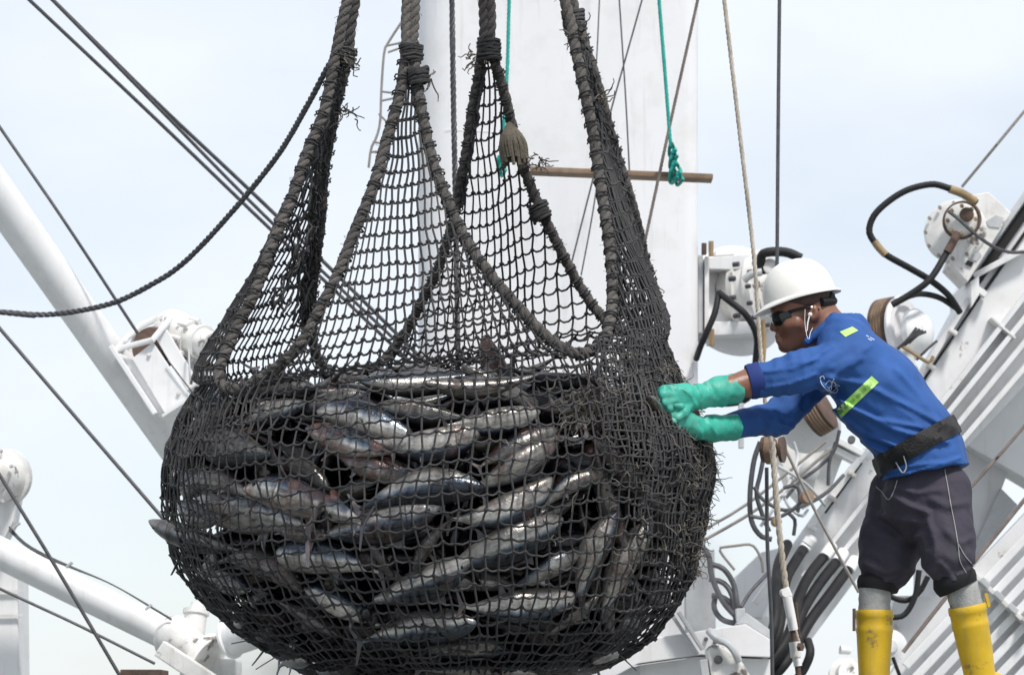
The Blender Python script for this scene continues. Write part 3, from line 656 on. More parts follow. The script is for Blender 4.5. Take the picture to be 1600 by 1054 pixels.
    m6 = N('ShaderNodeMix', data_type='RGBA', blend_type='MULTIPLY'); m6.inputs['Factor'].default_value = 1; l(m5.outputs['Result'], m6.inputs['A']); l(r5.outputs[0], m6.inputs['B'])
    l(m6.outputs['Result'], b.inputs['Base Color'])
    b.inputs['Metallic'].default_value = 0.5; b.inputs['Roughness'].default_value = 0.27; b.inputs['Coat Weight'].default_value = 0.5; b.inputs['Coat Roughness'].default_value = 0.15
    nb = N('ShaderNodeTexNoise'); nb.inputs['Scale'].default_value = 60; l(off.outputs[0], nb.inputs['Vector'])
    bp = N('ShaderNodeBump'); bp.inputs['Strength'].default_value = 0.25; bp.inputs['Distance'].default_value = 0.006; l(nb.outputs['Fac'], bp.inputs['Height']); l(bp.outputs[0], b.inputs['Normal'])
    return m
MAT['fish'] = fish_material('dark_shaded_tuna_skin', (0.22, 0.6), .25, -.025)  # dark backs, darkened further in the colour for the dim bag interior
MAT['silver'] = fish_material('silver_tuna_skin', (0.65, 1.2), .4, .0)
MAT['fin'] = mat('dark_fin', (0.09, 0.085, 0.095), 0.4, var=0.4, scale=12, grime=(0.25, 0.15, 0.12), rand=0.4)
MAT['eye'] = mat('fish_eye', (0.02, 0.02, 0.022), 0.1)
XS = np.array([0, .012, .04, .09, .16, .235, .255, .265, .34, .44, .54, .64, .74, .83, .90, .945, .965])
HS = np.array([.002, .018, .038, .064, .088, .106, .111, .107, .118, .120, .111, .092, .066, .039, .021, .014, .013])
def fish_meshes(bend, vbend, k):
    def warp(v):
        v = np.array(v, float); t = v[:, 0]
        out = v.copy(); out[:, 1] += bend * (t - .5) ** 2; out[:, 2] += vbend * (t - .5) ** 2; out[:, 0] = .5 - t   # head toward +X
        return out
    res = {}
    def mk(nm, vs_, fs, m):
        me = bpy.data.meshes.new(nm); me.from_pydata([tuple(q) for q in vs_], [], fs); bm = bmesh.new(); bm.from_mesh(me); bmesh.ops.recalc_face_normals(bm, faces=bm.faces); bm.to_mesh(me); bm.free()
        me.materials.append(m); me.polygons.foreach_set('use_smooth', [True] * len(me.polygons))
        try: me.set_sharp_from_angle(angle=R(45))
        except Exception: pass
        return me
    sides = 14; vs_ = []; fs = []
    for x, h in zip(XS, HS):
        for q in range(sides):
            a = 2 * math.pi * q / sides; vs_.append((x, h * 0.74 * math.cos(a), h * math.sin(a) + 0.012 * (x < .1) * (x / .1 - 1)))
    for i in range(len(XS) - 1):
        for q in range(sides): fs.append((i * sides + q, i * sides + (q + 1) % sides, (i + 1) * sides + (q + 1) % sides, (i + 1) * sides + q))
    fs.append(tuple(range(sides))); fs.append(tuple((len(XS) - 1) * sides + q for q in range(sides)))
    res['body'] = mk('body', warp(vs_), fs, MAT['fish'])
    def flat(pts, t, axis_y=0.0):
        n = len(pts); v = [(x, axis_y + t, z) for x, z in pts] + [(x, axis_y - t, z) for x, z in pts]
        return warp(v), [tuple(range(n)), tuple(range(2 * n - 1, n - 1, -1))] + [(i, (i + 1) % n, n + (i + 1) % n, n + i) for i in range(n)]
    tail = [(.95, .012), (.975, .03), (1.0, .075), (1.03, .125), (1.045, .128), (1.025, .075), (1.005, .02), (1.0, 0), (1.005, -.02), (1.025, -.075), (1.045, -.125), (1.03, -.122), (1.0, -.073), (.975, -.03), (.95, -.012)]
    res['tail_fin'] = mk('tail_fin', *flat(tail, .004), MAT['fin'])
    res['dorsal_fin'] = mk('dorsal_fin', *flat([(.32, .108), (.335, .165), (.36, .15), (.40, .13), (.46, .118)], .003), MAT['fin'])
    res['anal_fin'] = mk('anal_fin', *flat([(.60, -.09), (.635, -.14), (.66, -.155), (.655, -.12), (.67, -.078)], .003), MAT['fin'])
    pv = np.array([(.27, .078, .01), (.30, .092, .016), (.40, .094, .0), (.30, .092, -.012)]); pv2 = pv + [0, .004, 0]
    res['pectoral_fin'] = mk('pectoral_fin', warp(np.vstack([pv, pv2])), [(0, 1, 2, 3), (7, 6, 5, 4), (0, 4, 5, 1), (1, 5, 6, 2), (2, 6, 7, 3), (3, 7, 4, 0)], MAT['fin'])
    for sgn in (1, -1):
        ev = []; ef = []
        for i in range(5):
            for q in range(8): ev.append((.085 + .013 * math.sin(math.pi * i / 4) * math.cos(q * math.pi / 4), sgn * .043 + .009 * math.cos(math.pi * i / 4), .012 + .013 * math.sin(math.pi * i / 4) * math.sin(q * math.pi / 4)))
        for i in range(4):
            for q in range(8): ef.append((i * 8 + q, i * 8 + (q + 1) % 8, (i + 1) * 8 + (q + 1) % 8, (i + 1) * 8 + q))
        res['eye%d' % sgn] = mk('eye', warp(ev), ef, MAT['eye'])
    return res
FISH = [fish_meshes(b, v, k) for k, (b, v) in enumerate(((0.0, -.14), (.3, .08), (-.32, -.28), (.15, .3), (-.2, .0), (.38, -.2), (-.1, -.36)))]
fish_axes = []
def front_Y(px, py):
    Y = 9.3
    for _ in range(12):
        p = P(px, py, Y); r = bag_r(p[2]); dx = p[0] - bag_x(p[2]); Y = Y0 - DEPTH * math.sqrt(max(r * r - dx * dx, 0.0004))
    return Y
def place_fish(c, fwd, out, ln, roll, label, group=None, full=True, var=None, thick=1.0, skin=None):
    fwd = np.array(fwd, float); fwd /= np.linalg.norm(fwd); out = np.array(out, float); out -= fwd * np.dot(out, fwd); out /= np.linalg.norm(out)
    up = np.cross(fwd, out)
    cr_, sr_ = math.cos(roll), math.sin(roll); y = out * cr_ + up * sr_; z = np.cross(fwd, y)
    mx = Matrix(((fwd[0] * ln, y[0] * ln * thick, z[0] * ln * thick, c[0]), (fwd[1] * ln, y[1] * ln * thick, z[1] * ln * thick, c[1]), (fwd[2] * ln, y[2] * ln * thick, z[2] * ln * thick, c[2]), (0, 0, 0, 1)))
    ms = FISH[random.randrange(len(FISH)) if var is None else var]
    e = bpy.data.objects.new('tuna', None); COL.objects.link(e); e.empty_display_size = .1; e.matrix_world = mx; tag(e, label, 'fish', group)
    names = ['body', 'tail_fin'] + (['dorsal_fin', 'anal_fin', 'pectoral_fin', 'eye1', 'eye-1'] if full else [])
    for nme in names:
        o = bpy.data.objects.new(nme.rstrip('-1'), ms[nme]); COL.objects.link(o); o.parent = e
        if skin is not None and nme == 'body': o.material_slots[0].link = 'OBJECT'; o.material_slots[0].material = skin
    for t in (-.35, 0, .35): fish_axes.append(np.array(c) + fwd * ln * t)
    return e
# the fish one can pick out: tail end and head end in the photo, roll, depth below the net, label
HERO = [
    ((578, 700), (752, 684), .2, .055, 'bright silver fish lying level near the top centre of the pile'),
    ((602, 708), (470, 668), .3, .06, 'silver fish tilted down rightward, left of top centre'),
    ((556, 776), (748, 742), .1, .045, 'arched fish with pale back ridge in the middle of the bag'),
    ((560, 806), (382, 748), .2, .045, 'large silver fish slanting down right, left of the bag centre'),
    ((434, 812), (270, 764), .15, .05, 'silver blue fish slanting along the left edge of the bag'),
    ((482, 838), (676, 796), .1, .045, 'silver fish pointing right just left of the bag centre line'),
    ((722, 824), (880, 766), .3, .05, 'pale fish rising rightward, upper of a close pair right of centre'),
    ((706, 886), (892, 812), .2, .042, 'long bright fish rising rightward, lower of a close pair right of centre'),
    ((570, 944), (732, 880), .2, .045, 'silver fish rising rightward low in the middle of the bag'),
    ((566, 874), (398, 852), .1, .05, 'level silver fish in the left half, below the slanting ones'),
    ((752, 766), (892, 684), .5, .05, 'half silver half dark fish steeply rising at upper right'),
    ((738, 950), (912, 938), .1, .05, 'pale level fish near the bottom right of the pile'),
    ((582, 974), (462, 912), .3, .05, 'blue silver fish slanting down right near the bottom left'),
    ((560, 990), (738, 962), .3, .055, 'dim bluish fish lying level at the bottom of the pile'),
    ((706, 664), (850, 646), .2, .055, 'dull silver fish at the top right of the pile'),
    ((648, 676), (488, 626), .3, .07, 'dark backed fish slanting down right at the top of the pile'),
    ((918, 946), (980, 790), .2, .05, 'pale fish standing nearly upright, right of centre'),
    ((960, 968), (1046, 800), .3, .05, 'grey fish leaning upright along the right side'),
    ((730, 650), (590, 632), 2.6, .08, 'black backed fish lying level on the top of the heap'),
    ((392, 704), (500, 750), .9, .05, 'reddish brown bruised fish at the upper left'),
    ((392, 716), (278, 690), 2.4, .05, 'dark fish lying level at the top left edge of the bag'),
    ((384, 812), (492, 838), 2.2, .06, 'dark bluish fish between two silver ones on the left'),
    ((500, 706), (632, 742), 2.5, .06, 'dark fish in the gap left of the arched one'),
    ((380, 866), (236, 822), 2.9, .0, 'brownish fish whose snout pokes out through the net on the left'),
    ((700, 800), (640, 880), 1.0, .06, 'reddish dark fish standing upright in the bag centre'),
    ((560, 824), (600, 900), 1.2, .06, 'small reddish fish hanging head down at mid left'),
    ((760, 720), (880, 660), 2.4, .06, 'dark blue fish rising rightward under the torn twine tuft'),
    ((820, 912), (930, 850), 2.3, .06, 'dark fish rising rightward below the long bright pair'),
    ((310, 850), (440, 890), 2.2, .06, 'dark fish low on the left side of the bag'),
    ((860, 780), (960, 720), 2.5, .06, 'dark fish beneath the doubled netting at upper right'),
    ((1060, 860), (1080, 740), .8, .06, 'dull fish upright at the far right edge of the bag'),
    ((880, 990), (960, 930), .9, .06, 'brown dull fish near the bottom right edge'),
    ((420, 640), (540, 612), .6, .09, 'brownish fish on the heap just under the left rope loop'),
    ((340, 660), (440, 628), .5, .06, 'pale snouted fish below the left rope loop'),
    ((640, 1010), (800, 1000), 1.0, .06, 'shadowed fish at the very bottom of the bag'),
    ((400, 930), (500, 985), 1.5, .06, 'shadowed fish at the bottom left of the bag'),
]
for (a, b_, roll, inset, lab) in HERO:
    pa = P(*a, front_Y(*a)); pb = P(*b_, front_Y(*b_))
    if 'pokes out' in lab: pb = P(b_[0], b_[1], 9.86); pa = P(a[0], a[1], 9.62)
    c = (pa + pb) / 2; mx_, my_ = (a[0] + b_[0]) / 2, (a[1] + b_[1]) / 2
    ax_c = np.array([bag_x(c[2]), Y0, c[2] - .05]); out = c - ax_c; out /= np.linalg.norm(out)
    ln = np.linalg.norm(pb - pa) * 1.06
    surf = P(mx_, my_, front_Y(mx_, my_))
    c = np.where(np.arange(3) == 1, surf[1], c) if 'pokes' not in lab else c
    if 'pokes' not in lab: c = c - out * (inset + 0.085 * ln * .9)
    d = pb - pa; dn = d / np.linalg.norm(d)
    if 'pokes' not in lab:
        for _k in range(18):
            bad = False
            for t in (-.5, -.25, .25, .5):
                q = c + dn * ln * t; rad = math.hypot(q[0] - bag_x(q[2]), (q[1] - Y0) / DEPTH)
                if rad > bag_r(q[2]) - (.012 if abs(t) > .4 else .045): bad = True
            if not bad: break
            c = c + (np.array([bag_x(c[2]), Y0, max(c[2], 1.95)]) - c) * .03
    place_fish(c, d, out + np.array([0, 0, rng.normal(0, .15)]), ln, roll + rng.normal(0, .12), lab, thick=1.3 if 'pokes' not in lab else .8, skin=MAT['silver'] if roll < .55 and 'pokes' not in lab else None)
# the rest of the catch
def far_enough(c, f, ln, dmin):
    q = np.array(fish_axes)
    for t in (-.33, 0, .33):
        if np.min(np.sum((q - (c + f * ln * t)) ** 2, 1)) < dmin ** 2: return False
    return True
ztop = P(0, 628, 10)[2]
cnt = 0
for shell, (off, tries, dmin, full) in enumerate(((.06, 2600, .074, True), (.115, 2600, .078, True), (.18, 1500, .085, False))):
    for _ in range(tries):
        if cnt >= 235: break
        th = rng.uniform(-math.pi, math.pi) if rng.random() < .45 else rng.uniform(R(-175), R(-5))
        z = rng.uniform(ZB + .05, ztop)
        r = bag_r(z) - off
        if r < .06: continue
        c = bag_point(th, z, r); tang = np.array([-math.sin(th), math.cos(th), 0]); out = np.array([math.cos(th), math.sin(th), 0])
        tilt = rng.normal(0, .35)
        if R(-50) < th < R(30): tilt += rng.choice([1.0, -1.0]) * rng.uniform(.3, 1.2)
        f = tang * math.cos(tilt) + np.array([0, 0, 1]) * math.sin(tilt); f = f * rng.choice([1, -1])
        ln = rng.uniform(.36, .45)
        if not far_enough(c, f, ln, dmin): continue
        c = c - out * (ln * .12) ** 2 / max(r, .1) * 2
        ends_ok = True
        for t in (-.5, -.3, .3, .5):
            q = c + f * ln * t
            if q[2] > ztop + .05 or q[2] < ZB + .03 or math.hypot(q[0] - bag_x(q[2]), (q[1] - Y0) / DEPTH) > bag_r(q[2]) - (.015 if abs(t) > .4 else .035): ends_ok = False
        if not ends_ok: continue
        place_fish(c, f, out + rng.normal(0, .2, 3), ln, rng.choice([0.5, 2.3, 3.0]) + rng.normal(0, .5), 'tuna packed among the others in the net, partly covered', 'tuna packed in the net', full)
        cnt += 1
for _ in range(700):       # the top of the heap
    if cnt >= 255: break
    rr_ = math.sqrt(rng.random()) * .66; a = rng.uniform(0, 2 * math.pi); z = ztop + .02 + .05 * (1 - rr_ / .66) - .05 * rng.random()
    c = np.array([bag_x(z) + rr_ * math.cos(a), Y0 + DEPTH * rr_ * math.sin(a), z]); f = np.array([math.cos(a * 3 + rng.normal()), math.sin(a * 3 + rng.normal()), rng.normal(0, .12)]); f /= np.linalg.norm(f); ln = rng.uniform(.36, .44)
    if np.hypot(*(c + f * ln * .5)[:2] - [bag_x(z), Y0]) > .72 or np.hypot(*(c - f * ln * .5)[:2] - [bag_x(z), Y0]) > .72: continue
    if not far_enough(c, f, ln, .09): continue
    place_fish(c, f, (0, -.6, 1), ln, rng.uniform(-1, 1), 'tuna packed among the others in the net, partly covered', 'tuna packed in the net', True); cnt += 1
# the unseen core of the catch
core = MB(); base_me = FISH[0]['body']; bv = np.array([v.co[:] for v in base_me.vertices]); bf = [tuple(p.vertices) for p in base_me.polygons]
for _ in range(420):
    th = rng.uniform(0, 2 * math.pi); z = rng.uniform(ZB + .12, ztop - .04); r = (bag_r(z) - .20) * math.sqrt(rng.random())
    if r < 0: continue
    c = bag_point(th, z, r); f = rng.normal(0, 1, 3) * [1, 1, .3]; f /= np.linalg.norm(f); s_ = np.cross(f, [0, 0, 1]); s_ /= np.linalg.norm(s_); w_ = np.cross(s_, f)
    core.add(c + .42 * (bv[:, :1] * f + bv[:, 1:2] * 1.3 * s_ + bv[:, 2:] * 1.3 * w_), bf)
tag(core.build('tuna_heap', MAT['fish']), 'dark mass of tuna deep inside the net', 'fish', kind='stuff')
# ================================================================ THE MAN
def surface_nets(f, lo, hi, h):
    lo = np.array(lo, float); hi = np.array(hi, float); n = np.ceil((hi - lo) / h).astype(int) + 1
    ax = [lo[k] + h * np.arange(n[k]) for k in range(3)]
    g = np.stack(np.meshgrid(*ax, indexing='ij'), -1).astype(np.float32)
    st = 4; ci = [np.minimum(np.arange(0, n[k] + st, st), n[k] - 1) for k in range(3)]        # coarse pass, then only the band near the surface
    gc = g[np.ix_(*ci)]; dc = f(gc.reshape(-1, 3)).reshape(gc.shape[:3])
    up = dc
    for k in range(3): up = np.take(up, np.minimum((np.arange(n[k]) + st // 2) // st, dc.shape[k] - 1), axis=k)
    d = up.copy(); near = np.abs(up) < st * h * 1.6 + .012
    d[near] = f(g[near])
    s = d < 0
    c = np.zeros(tuple(n - 1), int)
    for i in (0, 1):
        for j in (0, 1):
            for k in (0, 1): c += s[i:n[0] - 1 + i, j:n[1] - 1 + j, k:n[2] - 1 + k]
    act = (c > 0) & (c < 8); idx = -np.ones(act.shape, int); cells = np.argwhere(act); idx[act] = np.arange(len(cells))
    acc = np.zeros((len(cells), 3)); cn = np.zeros(len(cells))
    corners = [(i, j, k) for i in (0, 1) for j in (0, 1) for k in (0, 1)]
    for a in corners:
        for k in range(3):
            if a[k]: continue
            b = list(a); b[k] = 1
            da = d[cells[:, 0] + a[0], cells[:, 1] + a[1], cells[:, 2] + a[2]]; db = d[cells[:, 0] + b[0], cells[:, 1] + b[1], cells[:, 2] + b[2]]
            m = (da < 0) != (db < 0); t = np.where(m, da / np.where(m, da - db, 1), 0)
            q = np.tile(np.array(a, float), (len(cells), 1)); q[:, k] += t
            acc[m] += q[m]; cn[m] += 1
    v = lo + h * (cells + acc / np.maximum(cn, 1)[:, None])
    faces = []
    for k in range(3):
        sl0 = [slice(None)] * 3; sl1 = [slice(None)] * 3; sl0[k] = slice(0, n[k] - 1); sl1[k] = slice(1, n[k])
        e = s[tuple(sl0)] != s[tuple(sl1)]; pos = np.argwhere(e)
        a, b = (k + 1) % 3, (k + 2) % 3
        ok = (pos[:, a] > 0) & (pos[:, b] > 0) & (pos[:, a] < n[a] - 1) & (pos[:, b] < n[b] - 1); pos = pos[ok]
        def cid(da, db):
            q = pos.copy(); q[:, a] -= da; q[:, b] -= db; return idx[q[:, 0], q[:, 1], q[:, 2]]
        fl = s[pos[:, 0], pos[:, 1], pos[:, 2]]
        quad = np.stack([cid(1, 1), cid(0, 1), cid(0, 0), cid(1, 0)], 1); quad[~fl] = quad[~fl][:, ::-1]; faces.append(quad)
    faces = np.concatenate(faces); faces = faces[(faces >= 0).all(1)]
    return v, faces
def smin(a, b, k):
    h = np.clip(0.5 + 0.5 * (b - a) / k, 0, 1); return b + (a - b) * h - k * h * (1 - h)
def cone(p, a, b, ra, rb, sy=1.0):
    """Rounded cone; sy squeezes (>1) or widens (<1) it along the line of sight."""
    a = np.array(a, float); b = np.array(b, float); q = p - a; ab = b - a
    if sy != 1.0: q = q * [1, sy, 1]; ab = ab * [1, sy, 1]
    t = np.clip(q @ ab / (ab @ ab + 1e-12), 0, 1); return np.linalg.norm(q - t[:, None] * ab, axis=1) - (ra + (rb - ra) * t)
def ell(p, c, r, rot=0.0):
    q = p - np.array(c, float)
    if rot:
        cs, sn = math.cos(rot), math.sin(rot); q = np.stack([q[:, 0] * cs + q[:, 2] * sn, q[:, 1], -q[:, 0] * sn + q[:, 2] * cs], 1)
    r = np.array(r, float); k0 = np.linalg.norm(q / r, axis=1); k1 = np.linalg.norm(q / r ** 2, axis=1); return k0 * (k0 - 1) / (k1 + 1e-9)
def sdf_obj(name, f, pts, pad, h, m, parent, smooth_it=2, join=None):
    pts = np.array(pts); lo, hi = pts.min(0) - pad, pts.max(0) + pad
    v, fc = surface_nets(f, lo, hi, h)
    if smooth_it:
        e = np.concatenate([fc[:, [0, 1]], fc[:, [1, 2]], fc[:, [2, 3]], fc[:, [3, 0]]])
        for _ in range(smooth_it):
            acc = np.zeros_like(v); cn = np.zeros(len(v)); np.add.at(acc, e[:, 0], v[e[:, 1]]); np.add.at(cn, e[:, 0], 1); np.add.at(acc, e[:, 1], v[e[:, 0]]); np.add.at(cn, e[:, 1], 1)
            v = 0.5 * v + 0.5 * acc / np.maximum(cn, 1)[:, None]
    if join is not None: join.add(v, fc.tolist()); return v, fc
    mb = MB(); mb.add(v, fc.tolist()); o = mb.build(name, m, parent)
    o.data.polygons.foreach_set('use_smooth', [True] * len(o.data.polygons)); 
    at = o.data.attributes.get('sharp_edge')
    if at: o.data.attributes.remove(at)
    return o
def Q(px, py, dy=0.0): return P(px, py, 10.0 + dy)
def union(p, prims, k):
    d = None
    for a in prims:
        q = a(p); d = q if d is None else smin(d, q, k)
    return d
def C(a, b, ra, rb, sy=1.0):      # a rounded cone given in photo pixels (x, y, depth offset in m), radii in pixels
    A, B = Q(*a), Q(*b); return lambda p: cone(p, A, B, M(ra, 10 + a[2]), M(rb, 10 + b[2]), sy)
def ridge(p, pts, amp, wid):      # raised fold along a photo polyline (acts through the depth)
    q = np.stack([p[:, 0] / p[:, 1] * F + CX, HY - (p[:, 2] - EYE) / p[:, 1] * F], 1); best = np.full(len(p), 1e9)
    for (x0, y0), (x1, y1) in zip(pts[:-1], pts[1:]):
        a = np.array([x0, y0]); ab = np.array([x1 - x0, y1 - y0]); t = np.clip(((q - a) @ ab) / (ab @ ab), 0, 1); best = np.minimum(best, np.linalg.norm(q - a - t[:, None] * ab, axis=1))
    return 1.9 * amp * (np.exp(-(best / (.8 * wid)) ** 2) - .35 * np.exp(-(best / (1.8 * wid)) ** 2))
def folds(p, lst):
    d = 0
    for (pts, amp, wid) in lst: d = d + ridge(p, pts, amp, wid)
    return d

man = thing('person', [Q(1440, 0)[0], 9.95, DECK], 'worker in blue shirt, white hard hat and green gloves pushing the net', 'person')
MAT['skin'] = mat('brown_skin', (0.235, 0.102, 0.06), 0.4, var=0.12, scale=14, grime=(0.15, 0.06, 0.04), bump=0.12, bump_scale=180)
MAT['hair'] = mat('short_dark_hair', (0.075, 0.042, 0.034), 0.8, var=0.3, scale=40)
MAT['shirt'] = mat('blue_jersey', (0.018, 0.082, 0.285), 0.8, var=0.16, scale=9, bump=0.22, bump_scale=45)
MAT['cuff'] = mat('navy_cuff', (0.008, 0.028, 0.16), 0.8, var=0.15, scale=20)
MAT['shorts'] = mat('charcoal_sweat_cloth', (0.038, 0.033, 0.05), 0.85, var=0.2, scale=9, grime=(0.055, 0.05, 0.062), bump=0.25, bump_scale=60)
MAT['ribcuff'] = mat('black_ribbed_cuff', (0.008, 0.008, 0.009), 0.9)
MAT['glove'] = mat('green_rubber_glove', (0.034, 0.37, 0.275), 0.5, var=0.25, scale=12, grime=(0.26, 0.44, 0.38), spots=0.64, spot_col=(0.14, 0.26, 0.22), spot_scale=7, bump=0.3, bump_scale=35)
MAT['boot'] = mat('yellow_rubber_boot', (0.62, 0.40, 0.015), 0.42, var=0.15, scale=7, grime=(0.40, 0.26, 0.05), streak=.35, spots=0.58, spot_col=(0.22, 0.15, 0.06), spot_scale=10, bump=0.15, bump_scale=20)
MAT['sock'] = mat('grey_sock', (0.34, 0.34, 0.33), 0.9, var=0.15, scale=40, bump=0.3, bump_scale=150)
MAT['hat'] = mat('white_hard_hat', (0.79, 0.775, 0.735), 0.38, var=0.05, scale=7, spots=0.70, spot_col=(0.60, 0.55, 0.47), spot_scale=16, bump=0.05)
MAT['lens'] = mat('black_lens', (0.008, 0.008, 0.009), 0.08, var=0.0)
MAT['belt'] = mat('black_webbing', (0.014, 0.013, 0.014), 0.75, var=0.4, scale=12, bump=0.4, bump_scale=120)
MAT['lime'] = mat('lime_reflective_tape', (0.46, 0.78, 0.20), 0.45, var=0.08, scale=30)
MAT['limedark'] = mat('lime_tape_print', (0.18, 0.46, 0.09), 0.5)
MAT['print'] = mat('white_print', (0.62, 0.68, 0.80), 0.6)
MAT['plastic'] = mat('white_plastic', (0.8, 0.8, 0.8), 0.35, var=0.02)

# --- skin: head, neck, arms and legs as one body mesh
HX = -0.02           # depth of the head's middle plane (offset from 10 m)
HD = -0.03
def head_sdf(p):
    e = lambda x, y, d, rx, ry, rz, rot=0.0: ell(p, Q(x, y, HD + d), (M(rx), M(ry), M(rz)), R(rot))
    d = e(1252, 464, 0, 46.5, 39.5, 43, 14)                       # cranium
    d = smin(d, e(1238, 500, 0, 30, 33, 42, 12), M(14))       # face block
    d = smin(d, C((1262, 520, HD), (1234, 538, HD), 21, 12, 0.85)(p), M(12))        # jaw
    d = smin(d, C((1231, 537, HD), (1225, 541, HD), 10.5, 9, 0.75)(p), M(8))            # chin
    d = smin(d, C((1213, 482, HD - .03), (1213, 482, HD + .03), 6, 6)(p), M(9))     # brow
    d = smin(d, C((1213, 492, HD), (1208.5, 512, HD), 4.2, 6.0, .9)(p), M(5))         # nose
    for s in (-1, 1):
        d = smin(d, C((1214, 514, HD + s * .014), (1212, 514, HD + s * .014), 4.2, 3.5)(p), M(3))
        d = smin(d, C((1232, 508, HD + s * .048), (1245, 506, HD + s * .06), 8, 8)(p), M(12))      # cheek
        d = smin(d, e(1271, 489, s * .082, 7, 6, 13, -10), M(3))                     # ear
        d = np.maximum(d, -(e(1270, 489, s * .094, 3.2, 4, 7, -10)))
    d = smin(d, C((1214.5, 525, HD - .016), (1214.5, 525, HD + .016), 4.0, 4.0)(p), M(4))   # lips
    d = smin(d, C((1216.5, 532.5, HD - .014), (1216.5, 532.5, HD + .014), 4.4, 4.4)(p), M(4))
    d = np.maximum(d, -C((1209, 528.8, HD - .03), (1209, 528.8, HD + .03), 1.6, 1.6)(p))
    d = smin(d, C((1282, 500, HD), (1312, 545, HD), 32, 40, 0.95)(p), M(16))         # neck
    return d
body = MB()
sdf_obj('head', head_sdf, [Q(1195, 410, HD - .1), Q(1345, 585, HD + .1)], .02, 0.0032, None, None, 1, body)
def limb_sdf(p):
    d = C((1180, 596, -.24), (1110, 612, -.30), 24, 15)(p)            # near forearm, elbow to wrist
    d = smin(d, C((1310, 566, -.22), (1180, 596, -.24), 22, 22)(p), M(10))
    d = smin(d, C((1290, 588, .10), (1216, 652, -.01), 18, 17)(p), M(10)); d = smin(d, C((1216, 652, -.01), (1120, 668, -.22), 17, 13)(p), M(8))
    d = smin(d, C((1320, 560, -.02), (1435, 685, -.02), 38, 40, .6)(p), M(20)); d = smin(d, C((1325, 560, -.14), (1325, 565, .12), 22, 22)(p), M(16))
    for (a, b, c) in (((1415, 770, .05), (1372, 905, -.005), (1366, 1090, -.01)), ((1468, 765, -.13), (1494, 905, -.19), (1538, 1090, -.155))):
        d = smin(d, C(a, b, 32, 21)(p), M(14)); d = smin(d, C(b, c, 21, 14)(p), M(8))
    return d
sdf_obj('limbs', limb_sdf, [Q(1085, 480, -.45), Q(1580, 1120, .35)], .03, 0.011, None, None, 1, body)
sk = body.build('body', MAT['skin'], man)
sk.data.polygons.foreach_set('use_smooth', [True] * len(sk.data.polygons))
at = sk.data.attributes.get('sharp_edge')
if at: sk.data.attributes.remove(at)
# short hair fading at the nape
def hair_sdf(p):
    d = ell(p, Q(1252, 463, HD), (M(48), M(41), M(45)), R(14))
    x = p[:, 0]; z = p[:, 2]
    a, b = Q(1215, 478, 0), Q(1300, 492, 0)
    line = (z - a[2]) - (b[2] - a[2]) / (b[0] - a[0]) * (x - a[0])
    return np.maximum(d, -line)
sdf_obj('hair', hair_sdf, [Q(1195, 405, HD - .1), Q(1315, 505, HD + .1)], .01, 0.004, MAT['hair'], man, 1)

# --- shirt
FO = [(((1285, 600), (1330, 640), (1400, 672), (1480, 690)), .010, 6), (((1300, 640), (1350, 678), (1410, 700)), .009, 6), (((1310, 625), (1370, 655), (1440, 668)), .008, 5),
      (((1325, 668), (1370, 700), (1400, 712)), .008, 5), (((1290, 590), (1350, 600), (1430, 640), (1490, 672)), .007, 6), (((1345, 690), (1385, 712), (1430, 706)), .009, 5),
      (((1278, 560), (1240, 575), (1195, 580)), .006, 5), (((1275, 585), (1235, 600), (1200, 606)), .006, 5), (((1300, 540), (1265, 562), (1215, 572)), .005, 5), (((1345, 560), (1310, 580), (1285, 610)), .007, 7),
      (((1210, 640), (1235, 655), (1250, 640)), .006, 4), (((1190, 650), (1220, 662), (1240, 668)), .005, 4), (((1255, 618), (1240, 640), (1215, 655)), .005, 5),
      (((1400, 575), (1440, 620), (1470, 665)), .004, 7), (((1360, 540), (1330, 560), (1300, 575)), .004, 6),
      (((1380, 735), (1420, 728), (1470, 722)), .006, 4), (((1400, 745), (1440, 735), (1500, 715)), .005, 4)]
